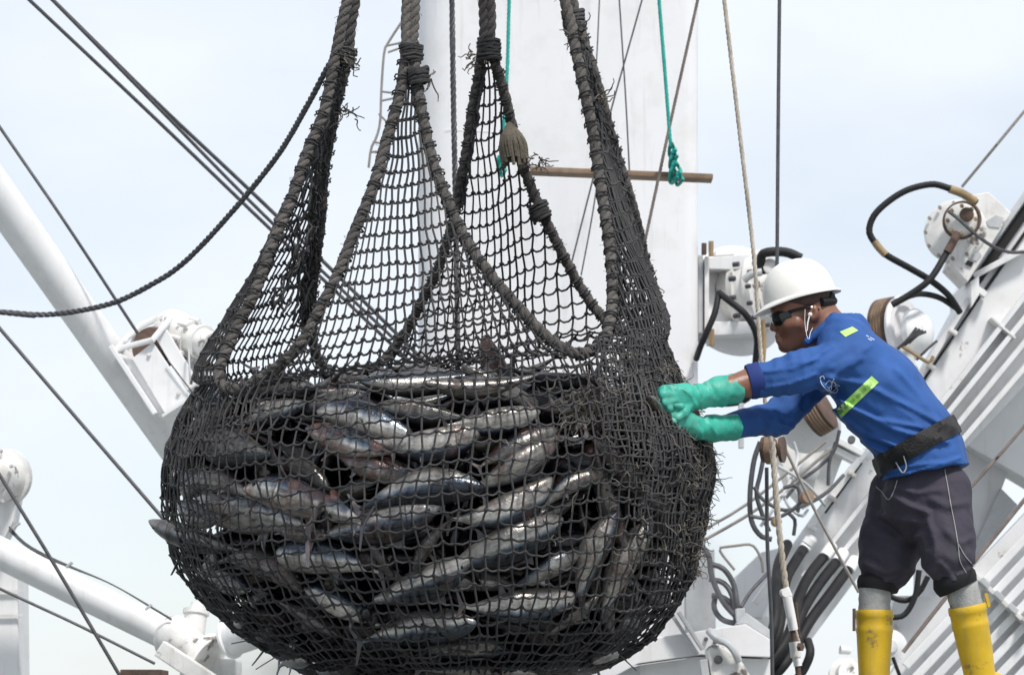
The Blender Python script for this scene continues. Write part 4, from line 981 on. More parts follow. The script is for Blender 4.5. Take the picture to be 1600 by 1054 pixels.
def shirt_sdf(p):
    pr = []
    for dy, k in ((-.10, .94), (0, 1.0), (.10, .94)):
        d_ = dy - .02
        pr += [C((1322, 546, d_), (1370, 612, d_), 50 * k, 66 * k), C((1370, 612, d_), (1418, 672, d_), 66 * k, 63 * k), C((1418, 672, d_), (1440, 706, d_), 63 * k, 60 * k), C((1440, 706, d_), (1448, 742, d_), 60 * k, 69 * k)]
    d = union(p, pr, M(20))
    d = smin(d, C((1335, 562, -.17), (1250, 581, -.235), 40, 33)(p), M(14))         # near sleeve
    d = smin(d, C((1250, 581, -.235), (1188, 595, -.245), 33, 28)(p), M(8))
    d = smin(d, C((1330, 560, .13), (1274, 592, .09), 38, 32)(p), M(12))            # far sleeve
    d = smin(d, C((1274, 592, .09), (1216, 652, -.01), 31, 28)(p), M(8)); d = smin(d, C((1216, 652, -.01), (1135, 666, -.2), 28, 20)(p), M(8))
    for t, s in ((0, 1), (1, 1)): pass
    d = smin(d, C((1300, 512, HD - .02), (1330, 512, HD + .02), 22, 26, .6)(p), M(12))   # collar
    qx = p[:, 0] / p[:, 1] * F + CX; qy = HY - (p[:, 2] - EYE) / p[:, 1] * F
    ph = (qx * .62 - qy * .78) / 7.5 + 2.2 * hash_noise(p, 5.5, 3); m1 = np.exp(-(((qx - 1395) / 75) ** 2 + ((qy - 668) / 55) ** 2))
    ph2 = (qx * .95 - qy * .2) / 6.0 + 2.0 * hash_noise(p, 8, 5); m2 = np.exp(-(((qx - 1215) / 40) ** 2)) + .7 * np.exp(-(((qx - 1290) / 30) ** 2 + ((qy - 590) / 40) ** 2))
    d = d - folds(p, FO) - .0035 * m1 * (1 - 2 * np.abs(np.sin(ph))) - .0028 * m2 * (1 - 2 * np.abs(np.sin(ph2))) - 0.0022 * hash_noise(p, 34, 2) - 0.0030 * hash_noise(p * [1.0, .6, 1.5], 18, 6)
    # openings: wrist ends and the hem
    a = Q(1172, 597, -.245); nrm = Q(1172, 597, -.245) - Q(1230, 580, -.24); nrm /= np.linalg.norm(nrm)
    near_arm = C((1250, 574, -.235), (1150, 604, -.25), 48, 44)(p)
    d = np.where(near_arm < 0, np.maximum(d, (p - a) @ nrm), d)
    a = Q(1148, 665, -.2); n2 = Q(1148, 665, -.18) - Q(1225, 652, 0); n2 /= np.linalg.norm(n2)
    far_arm = C((1210, 655, -.03), (1110, 668, -.25), 42, 42)(p); d = np.where(far_arm < 0, np.maximum(d, (p - a) @ n2), d)
    h0, h1 = Q(1375, 755, 0), Q(1517, 727, 0); hn = np.array([-(h1[2] - h0[2]), 0, h1[0] - h0[0]]); hn /= np.linalg.norm(hn)
    d = np.maximum(d, -((p - h0) @ hn) + .002 * np.sin(p[:, 0] * 70))
    return d
shirt = sdf_obj('shirt', shirt_sdf, [Q(1130, 480, -.42), Q(1545, 770, .32)], .03, 0.0055, MAT['shirt'], man, 1)
def bvh_of(o):
    off = np.array(o.parent.location); vv = [Vector(np.array(v.co[:]) + off) for v in o.data.vertices]; return BVHTree.FromPolygons(vv, [tuple(p.vertices) for p in o.data.polygons])
BV = bvh_of(shirt)
def on(bv, px, py, lift, fallback=9.7):
    d = Vector(P(px, py, 10.0)) - Vector((0, 0, EYE)); d.normalize(); h = bv.ray_cast(Vector((0, 0, EYE)), d, 40)
    if h[0] is None: return P(px, py, fallback)
    return np.array(h[0] - d * lift)
def patch(quad, nx, ny, bv, lift, name, m, parent, thick=.003):
    """A strip of tape laid on the cloth: four corners in the photo."""
    q = [np.array(c, float) for c in quad]; vs_ = []; fs = []
    for j in range(ny + 1):
        for i in range(nx + 1):
            a = q[0] + (q[1] - q[0]) * i / nx; b = q[3] + (q[2] - q[3]) * i / nx; c = a + (b - a) * j / ny; vs_.append(on(bv, c[0], c[1], lift))
    w = nx + 1; n = len(vs_)
    back = [v + np.array([0, thick, 0]) for v in vs_]
    for j in range(ny):
        for i in range(nx): fs.append((j * w + i, j * w + i + 1, (j + 1) * w + i + 1, (j + 1) * w + i)); fs.append((n + j * w + i, n + (j + 1) * w + i, n + (j + 1) * w + i + 1, n + j * w + i + 1))
    mb = MB(); mb.add(vs_ + back, fs); return mb.build(name, m, parent)
# cuffs
mb = MB(); mb.lathe(Q(1187, 593, -.245), Q(1165, 598, -.247) - Q(1187, 593, -.245), [(-.012, M(25.5)), (.0, M(28)), (.012, M(27.2)), (.024, M(27.8)), (.036, M(26.5)), (.038, M(22))], 28); mb.build('cuff', MAT['cuff'], man)
# tape
patch(((1312, 518), (1332, 510), (1341, 516), (1321, 526)), 6, 4, BV, .003, 'shoulder_tape', MAT['lime'], man)
tp = patch(((1303, 643), (1362, 587), (1373, 597), (1312, 655)), 22, 4, BV, .004, 'side_tape', MAT['lime'], man)
for k in range(6):
    t = .08 + k * .15; x, y = 1307 + 61 * t, 650 - 58 * t
    patch(((x - 3, y - 1), (x + 3, y - 6), (x + 6, y - 2.5), (x, y + 3)), 3, 2, BV, .0075, 'printed_mark', MAT['limedark'], tp, .002)
# white emblem on the chest and the lettering on the back of the shoulder
def ink(lines, name, m, parent, bv, r):
    mb = MB()
    for ln in lines:
        q = [on(bv, x, y, .0015) for x, y in ln] if len(ln) < 3 else [on(bv, c[0], c[1], .0025) for c in resample([np.array([x, y, 0.]) for x, y in ln], 3.0)]; q = np.array(q); mb.tube(q, r, 5)
    return mb.build(name, m, parent)
ink([((1281, 590), (1284, 600), (1291, 608), (1297, 612)), ((1281, 590), (1286, 587), (1288, 592)), ((1290, 600), (1296, 594), (1300, 600), (1295, 606)), ((1299, 608), (1300, 598), (1303, 592)), ((1296, 615), (1304, 609), (1309, 604)), ((1302, 604), (1307, 601), (1312, 603)), ((1293, 604), (1299, 612), (1307, 613), (1309, 607)), ((1299, 596), (1305, 598), (1306, 606))], 'emblem', MAT['print'], man, BV, .0013)
ink([((1353, 524), (1357, 526)), ((1356, 529), (1362, 532)), ((1359, 527), (1366, 531))], 'lettering', MAT['print'], man, BV, .002)
# hood folded at the neck
def hood_sdf(p):
    d = C((1303, 500, HD - .055), (1338, 512, HD - .05), 12, 9)(p); d = smin(d, C((1303, 500, HD + .055), (1338, 512, HD + .05), 12, 9)(p), M(6)); d = smin(d, C((1328, 500, HD - .05), (1328, 500, HD + .05), 11, 11)(p), M(8))
    d = smin(d, C((1262, 533, HD - .06), (1303, 500, HD - .068), 7, 10)(p), M(6)); return d - .0025 * hash_noise(p, 40, 1)
sdf_obj('hood', hood_sdf, [Q(1250, 480, HD - .12), Q(1355, 545, HD + .1)], .02, .005, MAT['shirt'], man, 1)

# --- belt
BL = [(1384, 724), (1398, 712), (1420, 702), (1445, 692), (1470, 680), (1490, 667), (1502, 655)]
def belt_loft(name, top, bot, m, parent, bv, lift, thick=.012, n=26):
    tp_ = resample([np.array([x, y, 0.0]) for x, y in top], 1.0); bt = resample([np.array([x, y, 0.0]) for x, y in bot], 1.0)
    ti = np.linspace(0, len(tp_) - 1, n).astype(int); bi = np.linspace(0, len(bt) - 1, n).astype(int); vs_ = []; fs = []
    rows = 5
    for a, b in zip(ti, bi):
        for r in range(rows):
            q = tp_[a] * (1 - r / (rows - 1)) + bt[b] * (r / (rows - 1)); vs_.append(on(bv, q[0], q[1], lift))
    k = len(vs_); vs_ += [v + np.array([0, thick, 0]) for v in vs_]
    for i in range(n - 1):
        for r in range(rows - 1): fs.append((i * rows + r, (i + 1) * rows + r, (i + 1) * rows + r + 1, i * rows + r + 1))
        fs.append((i * rows, k + i * rows, k + (i + 1) * rows, (i + 1) * rows)); j = i * rows + rows - 1; fs.append((j, j + rows, k + j + rows, k + j))
    mb = MB(); mb.add(vs_, fs); return mb.build(name, m, parent)
# the belt as a real ring round the waist
wc = Q(1442, 691, -.02); wn_ = np.array([math.sin(R(-29)), 0, math.cos(R(-29))]); wx = np.array([math.cos(R(-29)), 0, -math.sin(R(-29))])
wx = np.array([math.cos(R(29)), 0, math.sin(R(29))]); wn_ = np.array([-math.sin(R(29)), 0, math.cos(R(29))])
mb = MB(); vs_ = []; fs = []; nb = 64
BVc = wc
bvv = BV
for k in range(nb):
    a = 2 * math.pi * k / nb; dirv = wx * math.cos(a) + np.array([0, 1, 0]) * math.sin(a)
    for j, h in enumerate((-.030, -.015, 0.0, .015, .030)):
        o_ = wc + wn_ * h; hit = bvv.ray_cast(Vector(o_ + dirv * .6), Vector(-dirv), .6)
        rad = .6 - hit[3] if hit[0] is not None else .15
        vs_.append(o_ + dirv * (rad + .010 + (.003 if j in (1, 2, 3) else 0)))
for k in range(nb):
    for j in range(4): fs.append((k * 5 + j, ((k + 1) % nb) * 5 + j, ((k + 1) % nb) * 5 + j + 1, k * 5 + j + 1))
n_ = len(vs_); inner = [wc + (v - wc) * .955 for v in vs_]; fs2 = []
for k in range(nb):
    k2 = (k + 1) % nb
    for (j) in (0, 4): fs2.append((k * 5 + j, k2 * 5 + j, n_ + k2 * 5 + j, n_ + k * 5 + j))
mb.add(vs_ + inner, fs + fs2); belt = mb.build('belt', MAT['belt'], man)
BVB = bvh_of(belt)
patch(((1386, 712), (1408, 699), (1418, 714), (1396, 730)), 4, 4, BVB, .008, 'buckle', MAT['ribcuff'], belt, .008)
mb = MB(); mb.tube(resample([on(BVB, 1400, 722, .01), Q(1410, 738, -.24), Q(1416, 729, -.24), on(BVB, 1412, 712, .01)], .006), .0022, 6); mb.build('strap_end', MAT['sock'], belt)

# --- shorts
FS = [(((1385, 770), (1420, 790), (1450, 800)), .008, 7), (((1360, 800), (1400, 812), (1440, 815)), .007, 7), (((1365, 830), (1400, 842), (1430, 838)), .006, 8), (((1455, 780), (1480, 790), (1510, 785)), .006, 8),
      (((1445, 800), (1462, 850), (1460, 890)), .008, 8), (((1350, 880), (1385, 895), (1420, 885)), .007, 7), (((1470, 880), (1490, 905), (1515, 890)), .007, 6), (((1395, 760), (1430, 770), (1470, 765)), .006, 6), (((1480, 830), (1500, 850), (1518, 840)), .005, 7),
      (((1345, 900), (1380, 908), (1410, 900)), .006, 5), (((1450, 890), (1475, 912), (1505, 905)), .006, 5)]
def shorts_sdf(p):
    pr = [C((1446, 725, -.09), (1440, 780, -.10), 54, 60), C((1446, 725, .05), (1440, 780, .06), 54, 58), C((1444, 735, -.02), (1436, 788, -.02), 57, 61)]
    d = union(p, pr, M(14))
    # far leg (left in the photo) and near leg
    far = smin(C((1412, 775, .07), (1394, 840, .03), 54, 50)(p), C((1394, 840, .03), (1387, 874, .0), 50, 47)(p), M(8)); far = smin(far, C((1378, 902, .0), (1373, 928, -.01), 32, 29)(p), M(5))
    near = smin(C((1466, 770, -.12), (1478, 840, -.17), 52, 45)(p), C((1478, 840, -.17), (1481, 868, -.19), 46, 43)(p), M(8)); near = smin(near, C((1486, 892, -.19), (1498, 924, -.19), 32, 28)(p), M(5))
    d = smin(d, far, M(8)); d = smin(d, near, M(8))
    qx = p[:, 0] / p[:, 1] * F + CX; qy = HY - (p[:, 2] - EYE) / p[:, 1] * F
    ph = (qy - .25 * qx) / 8 + 2.4 * hash_noise(p, 6, 3)
    d = d - .0025 * (1 - 2 * np.abs(np.sin(ph))) * np.exp(-((qy - 890) / 40) ** 2) - folds(p, FS) - .003 * hash_noise(p, 24, 4) - .0018 * hash_noise(p, 55, 3)
    top0, top1 = Q(1370, 742, 0), Q(1520, 713, 0); hn = np.array([-(top1[2] - top0[2]), 0, top1[0] - top0[0]]); hn /= np.linalg.norm(hn)
    d = np.maximum(d, (p - top0) @ hn - .01)
    # leg ends
    cutf = Q(1374, 921, 0); d = np.where((p[:, 0] < Q(1432, 0)[0]), np.maximum(d, cutf[2] - p[:, 2]), d)
    a = Q(1494, 915, -.19); nd = np.array([.42, 0, -1]); nd /= np.linalg.norm(nd); d = np.where((p[:, 0] >= Q(1432, 0)[0]), np.maximum(d, (p - a) @ nd - .006), d)
    return d
shorts = sdf_obj('shorts', shorts_sdf, [Q(1325, 715, -.40), Q(1545, 935, .24)], .03, 0.0065, MAT['shorts'], man, 1)
BVS = bvh_of(shorts)
mb = MB(); mb.lathe(Q(1373, 908, -.005), Q(1371, 926, -.008) - Q(1373, 908, -.005), [(-.012, M(32)), (.004, M(34)), (.018, M(33)), (.03, M(31)), (.032, M(24))], 30); mb.build('leg_cuff', MAT['ribcuff'], man)
mb = MB(); mb.lathe(Q(1490, 903, -.19), Q(1500, 924, -.19) - Q(1490, 903, -.19), [(-.02, M(30)), (.004, M(35)), (.02, M(34)), (.036, M(31)), (.038, M(22))], 30); mb.build('leg_cuff', MAT['ribcuff'], man)
ink([((1476, 733), (1481, 760), (1486, 790), (1492, 820), (1497, 850), (1500, 875), (1510, 895), (1514, 905)), ((1498, 850), (1508, 868), (1522, 884))], 'side_piping', MAT['sock'], man, BVS, .0016)
ink([((1402, 750), (1396, 768), (1388, 780), (1378, 768), (1369, 760))], 'drawstring', MAT['sock'], man, BVS, .0018)

# --- socks and boots
for (a, b, c, r0) in (((1367, 918, -.01), (1366, 960, -.01), (1366, 1108, -.01), 28.5), ((1502, 915, -.19), (1512, 952, -.18), (1541, 1108, -.15), 28.5)):
    mb = MB(); mb.lathe(Q(*a), Q(*b) - Q(*a), [(-.01, M(24)), (0, M(26)), (.02, M(24.6)), (.035, M(25.6)), (.05, M(24.6)), (.065, M(25.4)), (.09, M(25)), (.1, M(20))], 28); mb.build('sock', MAT['sock'], man)
    base = Q(*b); axis = Q(*c) - base; L_ = np.linalg.norm(axis); axis /= L_
    top = base + axis * -.012
    r = M(r0)
    prof = [(.02, r * .90), (0.0, r * .93), (-.003, r * 1.0), (.004, r * 1.05), (.02, r * 1.05), (.024, r * 1.0), (.05, r * .99), (.056, r * 1.015), (.066, r * 1.015), (.072, r * .985), (.14, r * .93), (.2, r * .86), (L_ - .06, r * .82), (L_ - .02, r * .86)]
    mb = MB(); mb.lathe(top, axis, prof, 36)
    ft = Q(*c)
    fc = lambda p, ft=ft: smin(cone(p, ft + [0, 0, .02], ft + [-.16, 0, -.01], .052, .045), cone(p, ft + [.02, 0, .07], ft + [-.02, 0, .0], .05, .05), .03)
    v, f_ = surface_nets(fc, ft - [.26, .1, .1], ft + [.1, .1, .17], .008); v[:, 2] = np.maximum(v[:, 2], DECK + .004); mb.add(v, f_.tolist())
    o = mb.build('boot', MAT['boot'], man); vv = o.data.vertices
    off = np.array(man.location)
    for q in vv:
        w = np.array(q.co[:]) + off; k = 1 + .035 * hash_noise(w, 16, 3) + .014 * hash_noise(w * [1, 1, 2.2], 40, 8); ctr = top + axis * np.dot(w - top, axis); w2 = ctr + (w - ctr) * k
        if w2[2] > DECK + .15: q.co = w2 - off
mb = MB(); mb.bar(Q(1334.5, 950, -.06), Q(1334.5, 985, -.06), .008, .02); mb.build('boot_tab', MAT['rust'], man, smooth=False)
mb = MB(); mb.bar(Q(1540, 926, -.19), Q(1545, 948, -.19), .010, .02); mb.build('boot_tab', MAT['boot'], man, smooth=False)

# --- gloves: gauntlet cuff, palm, four fingers and a thumb each
def glove(prims, cuts, box, fo, name):
    def f(p):
        d = union(p, prims[:5], M(9))
        for q in prims[5:]: d = smin(d, q(p), M(3.2))
        d = d - folds(p, fo) - .0022 * hash_noise(p, 55, 2) - .0014 * (1 - 2 * np.abs(np.sin(40 * p[:, 0] + 3 * hash_noise(p, 14, 4))))
        for (a, n_) in cuts: d = np.maximum(d, (p - a) @ n_)
        return d
    return sdf_obj(name, f, box, .03, .0042, MAT['glove'], man, 1)
def fing(pts, r):
    return [C(a, b, r0, r1) for (a, b, r0, r1) in zip(pts[:-1], pts[1:], r[:-1], r[1:])]
NZ = -.33
pr = [C((1152, 607, -.255), (1120, 612, -.285), 24, 22), C((1120, 612, -.285), (1090, 620, -.32), 22, 18), C((1090, 620, -.32), (1068, 622, -.345), 18, 19), C((1068, 616, -.355), (1052, 614, -.375), 17, 14), C((1068, 630, -.35), (1054, 630, -.37), 16, 13)]
pr += fing(((1054, 609, -.375), (1038, 607, -.395), (1029, 614, -.385), (1030, 624, -.36)), (7.2, 6.8, 6.3, 5.5))
pr += fing(((1052, 617, -.39), (1036, 617, -.41), (1027, 625, -.395), (1030, 636, -.37)), (7.2, 6.8, 6.2, 5.5))
pr += fing(((1053, 626, -.39), (1039, 628, -.41), (1030, 636, -.395), (1034, 646, -.37)), (7.0, 6.5, 6.0, 5.3))
pr += fing(((1056, 634, -.38), (1045, 638, -.40), (1037, 646, -.39), (1041, 654, -.37)), (6.6, 6.0, 5.6, 5.0))
pr += fing(((1078, 632, -.36), (1068, 645, -.385), (1058, 652, -.395), (1050, 651, -.39)), (8.5, 7.4, 6.8, 5.8))
a = Q(1152, 606, -.255); n_ = a - Q(1110, 614, -.3); n_ /= np.linalg.norm(n_)
glove(pr, [(a, n_)], [Q(1015, 585, -.46), Q(1165, 665, -.2)], [(((1090, 600), (1100, 620), (1096, 636)), .003, 3), (((1104, 598), (1112, 616), (1110, 634)), .0025, 3), (((1066, 606), (1080, 618), (1090, 636)), .003, 3)], 'glove')
pr = [C((1148, 667, -.20), (1115, 669, -.25), 21, 20), C((1115, 669, -.25), (1088, 668, -.30), 20, 17), C((1088, 668, -.30), (1070, 660, -.335), 17, 17), C((1070, 656, -.34), (1060, 648, -.36), 15, 13), C((1074, 664, -.33), (1063, 660, -.35), 14, 12)]
pr += fing(((1064, 650, -.36), (1054, 646, -.385), (1045, 652, -.385), (1043, 661, -.36)), (6.8, 6.3, 5.8, 5.0))
pr += fing(((1062, 656, -.37), (1053, 657, -.395), (1045, 664, -.385), (1046, 673, -.36)), (6.8, 6.2, 5.7, 5.0))
pr += fing(((1064, 663, -.36), (1056, 667, -.385), (1050, 675, -.375), (1053, 682, -.35)), (6.5, 6.0, 5.5, 4.9))
pr += fing(((1068, 670, -.35), (1062, 676, -.37), (1058, 683, -.36), (1062, 688, -.34)), (6.0, 5.5, 5.0, 4.5))
pr += fing(((1080, 658, -.33), (1072, 645, -.36), (1064, 636, -.385), (1056, 634, -.40)), (8.0, 7.0, 6.4, 5.5))
a = Q(1148, 667, -.20); n_ = a - Q(1110, 669, -.26); n_ /= np.linalg.norm(n_)
glove(pr, [(a, n_)], [Q(1030, 620, -.46), Q(1160, 700, -.15)], [(((1092, 652), (1100, 668), (1096, 684)), .003, 3), (((1104, 650), (1112, 664), (1120, 680)), .003, 4)], 'glove')

# --- hard hat
hc = Q(1252, 464, HD); ha = R(14.5)      # tilted forward
hx = np.array([-math.cos(ha), 0, -math.sin(ha)]); hz = np.array([-math.sin(ha), 0, math.cos(ha)]); hy = np.array([0, 1.0, 0])
hc = Q(1250, 466, HD)
def hat_pt(x, y, z): return hc + hx * x + hy * y + hz * z
mb = MB(); NA, NE = 56, 16; A_, B_, H_ = M(57), M(47), M(59)
vs_ = []; fs = []
for shell in (0, 1):
    kk = 1.0 if shell == 0 else .955
    for e_ in range(NE + 1):
        ph = (math.pi / 2) * e_ / NE
        for k in range(NA):
            a = 2 * math.pi * k / NA; cr_ = math.cos(ph) ** .82
            x = A_ * cr_ * math.cos(a) * kk; y = B_ * cr_ * math.sin(a) * kk; z = H_ * math.sin(ph) ** .96 * kk
            if shell == 0:      # moulded crown ridge
                z += .006 * math.exp(-(y / .012) ** 2) * math.sin(ph); z += .003 * math.exp(-((abs(y) - .035) / .007) ** 2) * math.sin(ph)
            vs_.append(hat_pt(x, y, z))
w = NA; n1 = (NE + 1) * NA
for e_ in range(NE):
    for k in range(NA):
        k2 = (k + 1) % NA; fs.append((e_ * w + k, e_ * w + k2, (e_ + 1) * w + k2, (e_ + 1) * w + k)); fs.append((n1 + e_ * w + k, n1 + (e_ + 1) * w + k, n1 + (e_ + 1) * w + k2, n1 + e_ * w + k2))
mb.add(vs_, fs); hat = mb.build('hard_hat', MAT['hat'], man)
mb = MB(); vs_ = []; fs = []
for k in range(NA):
    a = 2 * math.pi * k / NA; ca, sa = math.cos(a), math.sin(a)
    ext = .010 + .030 * max(0, ca) ** 3 + .006 * max(0, -ca) ** 2
    for (t, dz) in ((.0, .006), (.35, .001), (1, -.006), (1.06, -.010), (.95, -.0125), (.3, -.006), (-.2, -.003)):
        drop = .010 * max(0, ca) ** 2 - .006 * abs(sa)
        vs_.append(hat_pt((A_ + ext * t) * ca, (B_ + ext * t) * sa, dz - drop * max(t, 0)))
for k in range(NA):
    k2 = (k + 1) % NA
    for j in range(7): fs.append((k * 7 + j, k2 * 7 + j, k2 * 7 + (j + 1) % 7, k * 7 + (j + 1) % 7))
mb.add(vs_, fs); mb.build('brim', MAT['hat'], hat)
mb = MB(); mb.tube(resample([Q(1283, 472, HD - .07), Q(1297, 471, HD - .04), Q(1302, 470, HD), Q(1297, 471, HD + .04)], .008), M(7), 8); mb.build('headband', MAT['ribcuff'], hat)
mb = MB(); mb.lathe(Q(1296, 467, HD - .02), (1, -.5, 0), [(0, 0), (0, M(10)), (.012, M(10)), (.015, M(8)), (.015, 0)], 20); mb.build('adjusting_knob', MAT['belt'], hat)
# --- sunglasses
mb = MB()
def lens_strip(s):
    vs_ = []; fs = []
    pts = [(1209, 496, 0.0, 9), (1208.5, 496, .018, 11), (1211, 496, .034, 12), (1217, 496, .048, 12), (1226, 494.5, .0585, 10), (1238, 491, .067, 5)]
    for (x, y, d_, h) in pts:
        for dy_, push in ((-h, 2.5), (-h * .35, 0), (h * .4, .4), (h, 3.0)):
            vs_.append(Q(x + push - 3.6, y + dy_ * .95 + 1, HD + s * d_ * 1.06))
    for i in range(len(pts) - 1):
        for j in range(3): fs.append((i * 4 + j, (i + 1) * 4 + j, (i + 1) * 4 + j + 1, i * 4 + j + 1))
    n = len(vs_); vs_ += [v + np.array([.004, -s * .0, 0]) for v in vs_]; fs += [tuple(n + q for q in f_[::-1]) for f_ in fs]
    mb.add(vs_, fs)
lens_strip(1); lens_strip(-1); gl = mb.build('sunglasses', MAT['lens'], man)
for s in (-1, 1):
    mb = MB(); mb.tube(resample([Q(1232, 487, HD + s * .068), Q(1248, 483, HD + s * .080), Q(1265, 480, HD + s * .086), Q(1280, 484, HD + s * .083)], .006), M(2.4), 7); mb.build('temple', MAT['lens'], gl)
# --- earphone
mb = MB(); mb.lathe(Q(1266, 491, HD - .094), (-.25, -1, -.1), [(-.006, .004), (0, .007), (.006, .0065), (.008, .003)], 14); mb.tube(resample([Q(1264.5, 494, HD - .103), Q(1262, 505, HD - .105), Q(1261, 516, HD - .107)], .005), .0022, 6); ep = mb.build('earphone', MAT['plastic'], man)
mb = MB(); mb.tube(resample([Q(1261, 514, HD - .107), Q(1260, 522, -.16), Q(1264, 530, -.20), Q(1266, 520, -.17), Q(1270, 512, -.15)], .006), .0009, 5); mb.tube(resample([Q(1258, 483, HD - .100), Q(1257.5, 500, HD - .104), Q(1259, 518, -.15)], .006), .0009, 5); mb.build('cord', MAT['plastic'], ep)
# ================================================================ RIGHT SIDE MACHINERY
def hose(parent, pts, rpx, m=None, name='hose', sides=9):
    mb = MB(); Ym = float(np.mean([q[2] for q in pts])); mb.tube(resample([P(*q) for q in pts], .02), M(rpx, Ym), sides); return mb.build(name, m or MAT['black'], parent)
def disc(parent, c, axis, prof, name, m, sides=40, Y=None):
    mb = MB(); k = M(1.0, c[2]); mb.lathe(P(*c), axis, [(h * k, r * k) for h, r in prof], sides); return mb.build(name, m, parent)
def bolts(parent, c, axis, rad, n, r, h, m, ph=0.0):
    ax = np.array(axis, float); ax /= np.linalg.norm(ax); s1 = np.cross(ax, [0, 0, 1]); s1 /= np.linalg.norm(s1); s2 = np.cross(ax, s1); k = M(1.0, c[2])
    for i in range(n):
        a = 2 * math.pi * i / n + ph; mb = MB(); mb.lathe(P(*c) + (s1 * math.cos(a) + s2 * math.sin(a)) * rad * k, ax, [(0, 0), (0, r * k), (h * k, r * k), (h * k, 0)], 6); mb.build('bolt', m, parent, smooth=False)
def bar_px(parent, a, b, wpx, d, name, m, bevel=.003):
    if a[0] >= 1640: a = (a[0] + 160, a[1] + 160 * (a[1] - b[1]) / (a[0] - b[0]), a[2])
    mb = MB(); mb.bar(P(*a), P(*b), M(wpx, (a[2] + b[2]) / 2), d); return mb.build(name, m, parent, smooth=False, bevel=bevel)

# --- winch on the mast's right flank
Yw = 14.2
w_ = thing('mast_winch', P(1150, 470, Yw), 'white hydraulic winch bolted to the right side of the mast', 'winch')
prism_px(((1091, 398), (1099, 398), (1099, 520), (1091, 520)), Yw - .1, .4, 'mounting_plate', MAT['dull'], w_)
prism_px(((1101, 400), (1108, 400), (1108, 524), (1101, 524)), Yw - .12, .44, 'mounting_plate', MAT['machine'], w_)
prism_px(((1108, 402), (1174, 396), (1176, 418), (1142, 421), (1108, 420)), Yw - .1, .4, 'top_plate', MAT['white'], w_)
prism_px(((1108, 420), (1140, 421), (1122, 470), (1134, 500), (1112, 503), (1108, 503)), Yw + .02, .2, 'gusset', MAT['machine'], w_)
prism_px(((1112, 502), (1178, 502), (1192, 520), (1112, 524)), Yw - .14, .4, 'bottom_plate', MAT['white'], w_)
ax_w = (1, -.55, 0.05)
disc(w_, (1128, 460, Yw + .1), ax_w, [(0, 0), (0, 30), (14, 44), (30, 52), (34, 60), (44, 62), (46, 56), (62, 56), (62, 62), (74, 62), (76, 52), (84, 50), (84, 38), (104, 36), (106, 0)], 'gear_housing', MAT['machine'])
bolts(w_, (1163, 461, Yw - .04), ax_w, 57, 12, 4.2, 10, MAT['wire'], .2)
bolts(w_, (1186, 460, Yw - .12), ax_w, 50, 12, 3.6, 8, MAT['wire'], .4)
mb = MB(); cdr = P(1152, 470, Yw + .05)
mb.lathe(cdr, (.35, -1, .1), [(-.04, 0), (-.04, M(84, Yw)), (0, M(88, Yw)), (.01, M(84, Yw)), (.01, 0)], 48); mb.build('drum_flange', MAT['white'], w_)
for (x, y0, y1) in ((1111, 377, 400), (1112, 514, 541), (1100, 380, 398)):
    mb = MB(); mb.tube([P(x, y0, Yw - .16), P(x, y1, Yw - .16)], M(4.5, Yw), 6); mb.build('clamp_bolt', MAT['brass'] if x > 1105 else MAT['rust'], w_, smooth=False)
prism_px(((1118, 388), (1162, 384), (1162, 397), (1118, 399)), Yw, .2, 'cover', MAT['white'], w_)
hose(w_, ((1123, 457, Yw - .3), (1117, 488, Yw - .34), (1106, 515, Yw - .34), (1095, 540, Yw - .3), (1088, 560, Yw - .2)), 5, sides=10)
hose(w_, ((1123, 457, Yw - .3), (1142, 472, Yw - .36), (1162, 488, Yw - .38), (1176, 508, Yw - .36), (1183, 530, Yw - .34), (1181, 560, Yw - .3), (1176, 600, Yw - .25), (1168, 622, Yw - .2), (1140, 630, Yw - .2), (1100, 628, Yw - .2)), 5.2, sides=10)
hose(w_, ((1190, 428, Yw - .3), (1189, 405, Yw - .32), (1193, 396, Yw - .34), (1212, 393, Yw - .34), (1232, 395, Yw - .34), (1252, 404, Yw - .34)), 7.5, sides=12, name='elbow_hose')
hose(w_, ((1192, 500, Yw - .2), (1194, 540, Yw - .2), (1190, 590, Yw - .2)), 3.5, MAT['brass'])
hose(w_, ((1162, 438, Yw - .35), (1175, 428, Yw - .36), (1190, 425, Yw - .36)), 6, MAT['dull'], 'fitting')
disc(w_, (1202, 418, Yw - .3), (.3, -1, .2), [(0, 0), (0, 12), (6, 13), (8, 10), (8, 0)], 'fitting_cap', MAT['machine'], 20)
bar_px(w_, (1158, 630, Yw - .2), (1158, 700, Yw - .2), 8, .04, 'support', MAT['dull'])

